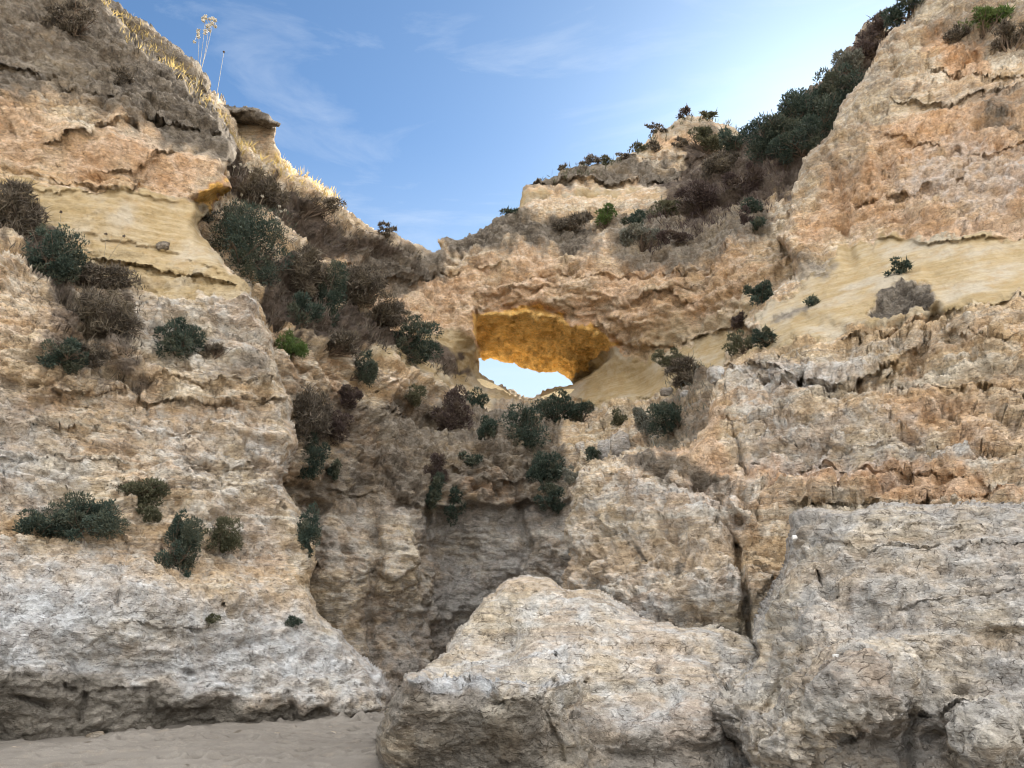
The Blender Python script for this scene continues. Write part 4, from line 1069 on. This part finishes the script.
GL, GS, GW, GR_ = 'shrubs growing on the left cliff face', 'shrubs on the slope and recess', 'shrubs below the rock window', 'shrubs on the right cliff and hill'
SHRUBS = [
 # left cliff
 (12, 222, 46, 54, 'd', 'brown dry bush on the ledge at the left edge of the photo', GL),
 (46, 264, 46, 66, 'g', 'dark green shrub hanging over the pale ledge, beside the brown bush at the left edge', GL),
 (100, 284, 66, 28, 'd', 'low wide dry bush directly below the yellow sandstone band', GL),
 (106, 322, 60, 44, 'd', 'round brown dry bush above the small pale rock knob', GL),
 (58, 356, 40, 32, 'g', 'small green shrub left of the pale rock knob on the left cliff', GL),
 (84, 358, 30, 26, 'd', 'small brown bush squeezed between green shrub and pale rock knob', GL),
 (178, 344, 40, 42, 'g', 'dark green shrub with a drooping side, alone right of the pale rock knob', GL),
 (212, 352, 36, 14, 'd', 'thin brown bush trailing right from the drooping green shrub', GL),
 (84, 522, 62, 46, 'g', 'largest dark green shrub, a peaked mound low on the pale left cliff', GL),
 (38, 529, 42, 26, 'g', 'low green shrub touching the left side of the largest peaked shrub', GL),
 (176, 556, 38, 68, 'g', 'tall narrow dark green shrub hanging beside the olive bush on the left cliff', GL),
 (220, 538, 34, 36, 'o', 'round olive shrub beside the tall narrow dark one on the left cliff', GL),
 (130, 494, 58, 26, 'o', 'sparse olive creeper spread flat above and right of the largest peaked shrub', GL),
 (148, 515, 22, 16, 'o', 'small sparse tuft under the flat olive creeper', GL),
 (292, 622, 16, 8, 'g', 'tiny green tuft on the whitish lower left cliff', GL),
 (212, 620, 14, 8, 'o', 'tiny olive tuft beside the dark hole in the lower left cliff', GL),
 (122, 78, 22, 16, 'd', 'small brown tuft on the dark upper left cliff', GL),
 (70, 24, 52, 22, 'd', 'flat brown bush near the top of the dark left cliff', GL),
 # slope and recess
 (246, 252, 58, 66, 'g', 'big dark green shrub at the right end of the yellow sandstone band', GS),
 (228, 228, 40, 22, 'y', 'pale yellowish bush just behind the big shrub by the sandstone band', GS),
 (254, 198, 36, 34, 'd', 'dark dry bush behind the small glowing hollow on the left', GS),
 (312, 208, 40, 16, 'd', 'dry bush on the crest just left of the sky gap', GS),
 (384, 231, 20, 12, 'd', 'little spiky bush on the skyline left of the notch', GS),
 (304, 276, 34, 44, 'd', 'tall dry bush on the slope right of the big dark shrub', GS),
 (328, 300, 26, 60, 'g', 'long blue green shrub running down the brown slope', GS),
 (302, 316, 28, 30, 'g', 'dark green shrub left of the long one on the brown slope', GS),
 (350, 294, 56, 40, 'd', 'wide brown dry bush in the middle of the slope', GS),
 (384, 318, 44, 24, 'd', 'brown dry bush just above the round dark shrub near the arch', GS),
 (405, 345, 42, 36, 'g', 'round dark green shrub at the lower end of the brown slope', GS),
 (289, 350, 22, 28, 'f', 'green tuft in the gap beside the left cliff edge', GS),
 (361, 370, 17, 36, 'g', 'narrow green shrub hanging under the pale slab below the slope', GS),
 (306, 420, 34, 46, 'd', 'dark dry bush tucked behind the left cliff edge above the recess', GS),
 (328, 426, 34, 26, 'p', 'purple brown shrub right of the dry bush behind the cliff edge', GS),
 (308, 458, 24, 44, 'g', 'dark shrub hanging down behind the left cliff edge into the recess', GS),
 (333, 471, 12, 18, 'g', 'tiny dark shrub at the top edge of the recess wall', GS),
 (304, 534, 20, 44, 'g', 'dark green shrub clinging low behind the left cliff edge', GS),
 (340, 346, 38, 22, 'd', 'low dry bush on the pale slab under the brown slope', GS),
 (410, 398, 20, 18, 'o', 'small olive bush on the rounded rock below the round dark shrub', GS),
 (348, 398, 18, 24, 'p', 'small purple bush in the rocks below the pale slab', GS),
 # below the window
 (450, 418, 32, 42, 'p', 'purple tinged bush left of and below the rock window', GW),
 (468, 404, 24, 22, 'g', 'small dark green shrub on top of the purple tinged bush', GW),
 (487, 433, 15, 28, 'g', 'narrow dark shrub between the purple bush and the shrub pair under the window', GW),
 (518, 430, 36, 38, 'g', 'dark green shrub below the rock window, left of the pair', GW),
 (556, 416, 38, 30, 'g', 'dark green shrub below the rock window, right of the pair', GW),
 (582, 416, 26, 18, 'g', 'low dark shrub trailing right from the pair under the window', GW),
 (469, 459, 20, 14, 'g', 'small green cushion on the rough rock below the narrow shrub', GW),
 (432, 470, 20, 30, 'p', 'dark purple bush at the top of the vertical corner in the recess', GW),
 (432, 492, 20, 30, 'g', 'dark shrub hanging over the vertical corner of the recess', GW),
 (450, 505, 20, 28, 'g', 'round dark shrub hanging right of the vertical corner of the recess', GW),
 (546, 476, 32, 36, 'g', 'dark green shrub on the ledge over the right part of the recess', GW),
 (552, 500, 26, 24, 'g', 'dark shrub drooping from the ledge just under its larger neighbour', GW),
 (572, 476, 16, 20, 'y', 'grey green bush right of the shrub over the recess', GW),
 (596, 460, 15, 18, 'g', 'small dark shrub beside the grey standing stone', GW),
 # right
 (672, 424, 38, 36, 'g', 'dark green shrub on the rubble ledge right of the window', GR_),
 (648, 424, 26, 34, 'y', 'grey leafless bush left of the shrub on the rubble ledge', GR_),
 (690, 376, 34, 30, 'd', 'brown bush on the soil above the rubble ledge', GR_),
 (674, 360, 32, 22, 'o', 'olive brown bush at the right end of the pale sandstone sill', GR_),
 (620, 422, 16, 20, 'o', 'small olive bush right of the rounded pale boulder under the window', GR_),
 (760, 297, 28, 30, 'g', 'round blue green shrub at the left end of the pale right band', GR_),
 (742, 322, 18, 16, 'p', 'small purple bush under the round blue green shrub', GR_),
 (768, 341, 28, 22, 'g', 'blue green shrub on the lip above the broken rock, nearest the crack', GR_),
 (742, 346, 26, 22, 'o', 'olive bush left of the shrub on the lip', GR_),
 (898, 271, 24, 15, 'g', 'small green cushion on top of the dark soil patch in the pale band', GR_),
 (812, 303, 14, 11, 'g', 'tiny green tuft alone in the middle of the pale band', GR_),
 (755, 209, 20, 15, 'g', 'upper blue green cushion left of the right cliff edge', GR_),
 (757, 228, 16, 13, 'g', 'lower blue green cushion left of the right cliff edge', GR_),
 (748, 220, 12, 20, 'p', 'small purple bush between the two blue green cushions', GR_),
 (514, 213, 22, 8, 'g', 'flat green tuft on the skyline at the foot of the yellow hill wall', GR_),
 (570, 228, 42, 24, 'd', 'dark dry bush on the arch top under the yellow hill wall', GR_),
 (606, 220, 26, 20, 'f', 'fresh green shrub on the arch top under the yellow hill wall', GR_),
 (636, 222, 26, 18, 'g', 'dark green shrub right of the fresh green one on the arch top', GR_),
 (664, 212, 34, 20, 'o', 'olive shrub on the arch top beside the purple bushes', GR_),
 (640, 240, 40, 24, 'y', 'grey bush below the green shrubs on the arch top', GR_),
 (700, 204, 48, 30, 'p', 'large purple brown bush on the slope below the hill', GR_),
 (672, 240, 34, 14, 'p', 'low purple mat below the large purple bush', GR_),
 (746, 184, 34, 26, 'p', 'dark round bush on the slope under the big green belt', GR_),
 (722, 168, 42, 28, 'd', 'grey brown bush on the slope left of the dark round bush', GR_),
 (706, 146, 40, 22, 'o', 'dark olive shrub on the saddle beside the hill top', GR_),
 (736, 142, 26, 22, 'g', 'green shrub on the saddle at the left end of the big belt', GR_),
 (652, 148, 22, 10, 'd', 'small dry bush on the left shoulder of the hill', GR_),
 (682, 146, 24, 10, 'd', 'small dry bush below the hill summit', GR_),
 (590, 159, 26, 11, 'd', 'dry bush on the skyline over the yellow hill wall', GR_),
 (562, 164, 10, 14, 'd', 'thin spiky bush at the left end of the hill skyline', GR_),
 (622, 158, 18, 8, 'd', 'flat dry bush on the skyline halfway up the hill', GR_),
 (655, 129, 24, 8, 'd', 'dry bush on the hill skyline left of the summit', GR_),
 (683, 116, 14, 11, 'p', 'small purple bush on the hill summit', GR_),
 (706, 117, 20, 9, 'o', 'olive tuft on the hill summit right of the purple bush', GR_),
 (776, 146, 60, 44, 'g', 'dense green shrub at the left end of the big dark belt against the sky', GR_),
 (806, 128, 60, 46, 'g', 'dense green shrub in the lower middle of the big dark belt', GR_),
 (838, 97, 44, 42, 'g', 'dense green shrub in the upper middle of the big dark belt', GR_),
 (800, 152, 50, 40, 'g', 'dark green shrub under the belt against the right cliff edge', GR_),
 (850, 66, 30, 26, 'y', 'grey green bush between belt and right cliff edge', GR_),
 (884, 30, 34, 26, 'p', 'dark brown bush on the ridge near the top of the photo', GR_),
 (908, 8, 40, 26, 'g', 'green shrub at the very top where the ridge leaves the photo', GR_),
 (866, 52, 30, 20, 'p', 'brown bush on the ridge just above the big belt', GR_),
 (986, 24, 40, 16, 'f', 'bright green shrub high on the right cliff', GR_),
 (1012, 42, 30, 20, 'd', 'dry bush right of the bright green shrub high on the right cliff', GR_),
 (960, 36, 26, 14, 'd', 'dry bush left of the bright green shrub high on the right cliff', GR_),
 (640, 150, 16, 9, 'o', 'low olive tuft on the left shoulder of the hill, lowest on its skyline', GR_),
 (606, 160, 16, 8, 'o', 'low olive tuft on the skyline between two dry bushes', GR_),
]
for s in SHRUBS:
    shrub(*s)

# ---- grass and scrub that nobody could count
def scatter(name, label, cat, poly, count, mat, length, wpx, up, lean=0.5, clump=1):
    p = np.array(poly, float); lo, hi = p.min(0), p.max(0)
    Bs, As, Ls, Ws = [], [], [], []
    tries = 0
    while len(Bs) < count and tries < count * 12:
        tries += 1
        u, v = RNG.uniform(lo, hi)
        s_, _, _ = poly_sd(np.array([[u]]), np.array([[v]]), poly)
        if s_[0, 0] < 0: continue
        hp = hit(u, v)
        if hp is None: continue
        P, N = hp
        px = P[1] / F
        for _ in range(clump):
            Bs.append(P + RNG.normal(size=3) * 0.05 - N * 0.03)
            As.append(unit(N * lean + np.array([0, 0, up]) + RNG.normal(size=3) * 0.4))
            Ls.append(length * RNG.uniform(0.5, 1.4)); Ws.append(wpx * px)
    n = len(Bs)
    if not n: return
    me = leaves_mesh(name, np.array(Bs), np.array(As), np.array(Ls), np.array(Ws), mat, RNG.uniform(size=n))
    tag(link(bpy.data.objects.new(name, me)), label, cat, None, 'stuff')

scatter('dry_grass', 'sunlit yellow dry grass strip along the top edge of the left cliff', 'grass',
        [(100, 2), (116, 10), (150, 36), (182, 64), (210, 96), (238, 136), (250, 152), (240, 156), (228, 128), (202, 99), (166, 66), (126, 34)], 650, M_STRAW, 0.26, 0.4, 0.9, 0.4, 3)
scatter('dry_grass', 'dry grass on the crest right of the pale pinnacle', 'grass',
        [(236, 140), (262, 150), (300, 172), (336, 194), (350, 214), (330, 206), (290, 182), (240, 158)], 500, M_STRAW, 0.34, 0.5, 0.9, 0.4, 3)
scatter('dry_scrub', 'brown dry scrub covering the slope beside the left cliff', 'scrub',
        [(225, 240), (270, 230), (320, 262), (350, 300), (385, 322), (440, 352), (474, 380), (440, 376), (400, 356), (350, 345), (300, 345), (272, 320), (262, 280)], 2000, M_DRY, 0.34, 0.45, 0.6, 0.7, 3)
scatter('dry_scrub', 'brown scrub on the shaded crest slope above the big dark shrub', 'scrub',
        [(236, 168), (300, 192), (345, 222), (430, 258), (400, 262), (340, 246), (290, 230), (240, 205)], 1100, M_DRY, 0.30, 0.45, 0.6, 0.7, 2)
scatter('dry_scrub', 'brown and purple scrub on the slope under the big green belt', 'scrub',
        [(640, 215), (700, 190), (760, 165), (790, 165), (780, 205), (740, 215), (700, 235), (650, 255)], 1300, M_PURPLE, 0.40, 0.5, 0.5, 0.7, 3)
scatter('dry_scrub', 'dry scrub on the ledges of the left cliff', 'scrub',
        [(0, 205), (40, 220), (75, 262), (150, 285), (140, 335), (150, 385), (110, 392), (120, 345), (70, 330), (60, 290), (0, 250)], 900, M_DRY, 0.22, 0.45, 0.5, 0.8, 2)
scatter('dry_scrub', 'thin dry scrub along the skyline of the hill behind the arch', 'scrub',
        [(528, 178), (560, 168), (606, 162), (640, 142), (655, 130), (690, 113), (720, 118), (742, 134), (742, 142), (716, 126), (690, 121), (660, 137), (612, 170), (560, 177)], 420, M_OLIVE, 0.40, 0.45, 0.8, 0.5, 4)
scatter('dry_scrub', 'dry scrub on the rubble around the shrub right of the window', 'scrub',
        [(640, 420), (660, 390), (690, 352), (716, 372), (712, 400), (680, 445), (645, 450)], 420, M_GREY, 0.28, 0.45, 0.5, 0.8, 2)

# ---- dried stalks
def stalk(name, label, base, tips, heads, r_stem, r_head, hmat, group=None, cat='plant'):
    base = np.array(base)
    root = bpy.data.objects.new(name, None); root.empty_display_size = 0.1; root.location = base; link(root)
    tag(root, label, cat, group)
    parts = []
    for t in tips:
        t = np.array(t); m = (base + t) / 2 + np.array([0.06, 0, 0.05]) * np.linalg.norm(t - base) * RNG.uniform(-1, 1)
        q = np.linspace(0, 1, 8)[:, None]
        c = (1 - q) ** 2 * base + 2 * q * (1 - q) * m + q * q * t
        parts.append(tube(c - base, np.linspace(r_stem, r_stem * 0.6, 8), 5))
    v, f = join(parts)
    link(bpy.data.objects.new('stem', mesh_np('stem', v, f, [M_STALK])), root)
    for hcs in heads:
        parts = []
        for c1, c2 in zip(hcs[:-1], hcs[1:]):
            parts.append(tube([np.array(c1) - base, (np.array(c1) + np.array(c2)) / 2 - base, np.array(c2) - base], [0.01, 0.008, 0.01], 4))
        for c in hcs:
            bpts = unit(RNG.normal(size=(26, 3)))
            c = np.array(c) - base
            for d in bpts:
                parts.append(tube([c, c + d * r_head * 0.6, c + d * r_head * RNG.uniform(0.8, 1.2)], [r_head * 0.14, r_head * 0.22, r_head * 0.10], 4))
        v, f = join(parts)
        link(bpy.data.objects.new('flower_head', mesh_np('flower_head', v, f, [hmat])), root)

def surf(u, v, out=0.0):
    P, N = hit(u, v)
    return P + N * out

def px_pt(u, v, ref, toward=0.0):
    return at(u, v, ref[1] - toward)

for u0, v0, u1, v1, lab in [(101, 262, 106, 234, 'upright thin stalk with a dark round head on the yellow sandstone band'),
                            (102, 264, 124, 236, 'leaning thin stalk with a dark round head on the yellow sandstone band'),
                            (55, 236, 61, 212, 'thin stalk with a dark head above the green shrub at the left'),
                            (30, 222, 37, 199, 'thin stalk with a dark head rising from the brown bush at the left edge')]:
    b = surf(u0, v0, 0.0)
    t = px_pt(u1, v1, b, 0.5)
    stalk('flower_stalk', lab, b, [t], [[t]], 0.008, 0.045, M_HEAD, 'dark headed stalks on the left cliff')
b = surf(196, 88)
ref = b
tips = [px_pt(199, 36, ref, 0.2), px_pt(205, 18, ref), px_pt(208, 30, ref, -0.2), px_pt(213, 22, ref, 0.1)]
hd = [[px_pt(u, v, ref, RNG.uniform(-0.3, 0.3)) for u, v in [(199 + RNG.normal() * 2.5, 34 + RNG.normal() * 2.5) for _ in range(6)]],
      [px_pt(u, v, ref, RNG.uniform(-0.3, 0.3)) for u, v in [(205 + RNG.normal() * 3, 18 + RNG.normal() * 4) for _ in range(8)]],
      [px_pt(u, v, ref, RNG.uniform(-0.3, 0.3)) for u, v in [(208 + RNG.normal() * 3, 29 + RNG.normal() * 3) for _ in range(8)]],
      [px_pt(u, v, ref, RNG.uniform(-0.3, 0.3)) for u, v in [(214 + RNG.normal() * 2.5, 21 + RNG.normal() * 4) for _ in range(6)]]]
stalk('flower_stalk', 'tall pale feathery dried stalk standing against the blue sky', b, tips, hd, 0.010, 0.075, M_PALE)
b = surf(214, 108)
t = px_pt(224, 52, b)
stalk('flower_stalk', 'bare thin stalk against the sky right of the feathery one', b, [t], [[t]], 0.010, 0.05, M_HEAD)
for u, v in [(232, 170), (238, 168), (248, 171), (252, 186), (240, 198), (256, 210), (272, 216), (276, 218), (253, 217), (246, 167), (277, 221)]:
    hp = hit(u, v + 5)
    b = hp[0]; t = b + hp[1] * 0.25 + np.array([0, -0.1, 0.22])
    stalk('flower_stalk', 'small stalk with one pale round head on the dark slope beside the left cliff', b, [t], [[t]], 0.008, 0.065, M_PALE, 'pale headed stalks on the dark slope')

# ---- loose stones
def ground(u, v):
    rx, rz = ray(u, v)
    Y = -CAM[2] / float(rz)
    return at(u, v, Y), np.array([0, 0, 0.3])

def stone(u, v, w, h, label, za, zb, mat=None, name='stone', cat='stone', group=None, sand=False):
    P, N = ground(u, v) if sand else hit(u, v)
    px = P[1] / F
    th = np.linspace(0, math.pi, 26); ph = np.linspace(0, 2 * math.pi, 40, endpoint=False)
    T, Ph = np.meshgrid(th, ph, indexing='ij')
    D = np.stack([np.sin(T) * np.cos(Ph), np.sin(T) * np.sin(Ph), np.cos(T)], -1)
    sz = np.array([w * px / 2, min(w, h) * px * 0.45, h * px / 2])
    k = 1 + 0.5 * fbm(D + u, 0.9, 3) + 0.12 * fbm(D + u, 4.0, 2)
    D = np.sign(D) * np.abs(D) ** 0.8
    V = (D * k[..., None] * sz).reshape(-1, 3)
    n, m = T.shape
    I = np.arange(n * m).reshape(n, m); J = np.roll(I, -1, 1)
    f = np.stack([I[:-1], I[1:], J[1:], J[:-1]], -1).reshape(-1, 4)
    me = mesh_np(name, V, f, [mat or ROCK])
    A = np.tile(np.array(za, float), (len(V), 1)); Bz = np.tile(np.array(zb, float), (len(V), 1))
    attr4(me, 'zone_a', A); attr4(me, 'zone_b', Bz)
    o = bpy.data.objects.new(name, me); o.location = at(u, v, P[1]) + N * sz[1] * 0.25
    link(o); tag(o, label, cat, group)

stone(163, 247, 14, 10, 'small grey brown stone lodged in the yellow sandstone band', (0, 0.8, 0, 0), (0, 0, 0.25, 0.2))
stone(581, 449, 11, 11, 'small round pale stone under the rounded boulder below the window', (0, 0, 0, 0.4), (0, 0, 0.3, 0.2))
stone(606, 456, 16, 30, 'grey standing stone on the ledge beside the small dark shrub', (0, 0.35, 0, 0.7), (0, 0, 0.4, 0.4))
stone(622, 452, 20, 32, 'wide grey standing stone next to the slim one on the ledge', (0, 0.4, 0, 0.6), (0, 0, 0.45, 0.4))
stone(717, 378, 20, 20, 'pale rounded block at the upper left of the broken rock wall', (0, 0, 0, 0.6), (0, 0, 0.45, 0.4))
stone(668, 394, 14, 12, 'grey boulder on the rubble ledge above the dark shrub', (0, 0.5, 0, 0.5), (0, 0, 0.35, 0.3))
stone(686, 396, 12, 9, 'pale grey boulder on the rubble ledge above and right of the dark shrub', (0, 0.3, 0, 0.7), (0, 0, 0.35, 0.3))
stone(795, 538, 6, 5, 'white shell stuck high on the left end of the big right outcrop', (0, 0, 0, 1), (0, 0, 0, 0), M_SHELL, 'shell', 'shell')
stone(836, 656, 6, 3, 'white shell on the bulge of the big right outcrop', (0, 0, 0, 1), (0, 0, 0, 0), M_SHELL, 'shell', 'shell')
stone(300, 716, 22, 9, 'flat fallen stone at the foot of the left cliff, nearest the central outcrop', (0, 0.3, 0, 0.5), (0.3, 0, 0.3, 0.3), sand=True)
stone(205, 726, 13, 7, 'small fallen stone at the foot of the left cliff, middle of the sand strip', (0, 0.5, 0, 0.2), (0.4, 0, 0.3, 0.3), sand=True)
stone(96, 737, 16, 8, 'brown fallen stone at the foot of the left cliff near the left edge', (0, 0.6, 0, 0), (0.4, 0, 0.3, 0.3), sand=True)
for i in range(26):
    uu = RNG.uniform(10, 372)
    foot = 741 - uu * 0.062
    stone(uu, foot + abs(RNG.normal()) * 9, RNG.uniform(2.5, 6), RNG.uniform(1.6, 3.2), 'small pebble lying on the sand', (0, 0.4, 0, 0.4), (0, 0, 0.2, 0.2), name='pebble', cat='pebble', group='pebbles on the sand', sand=True)
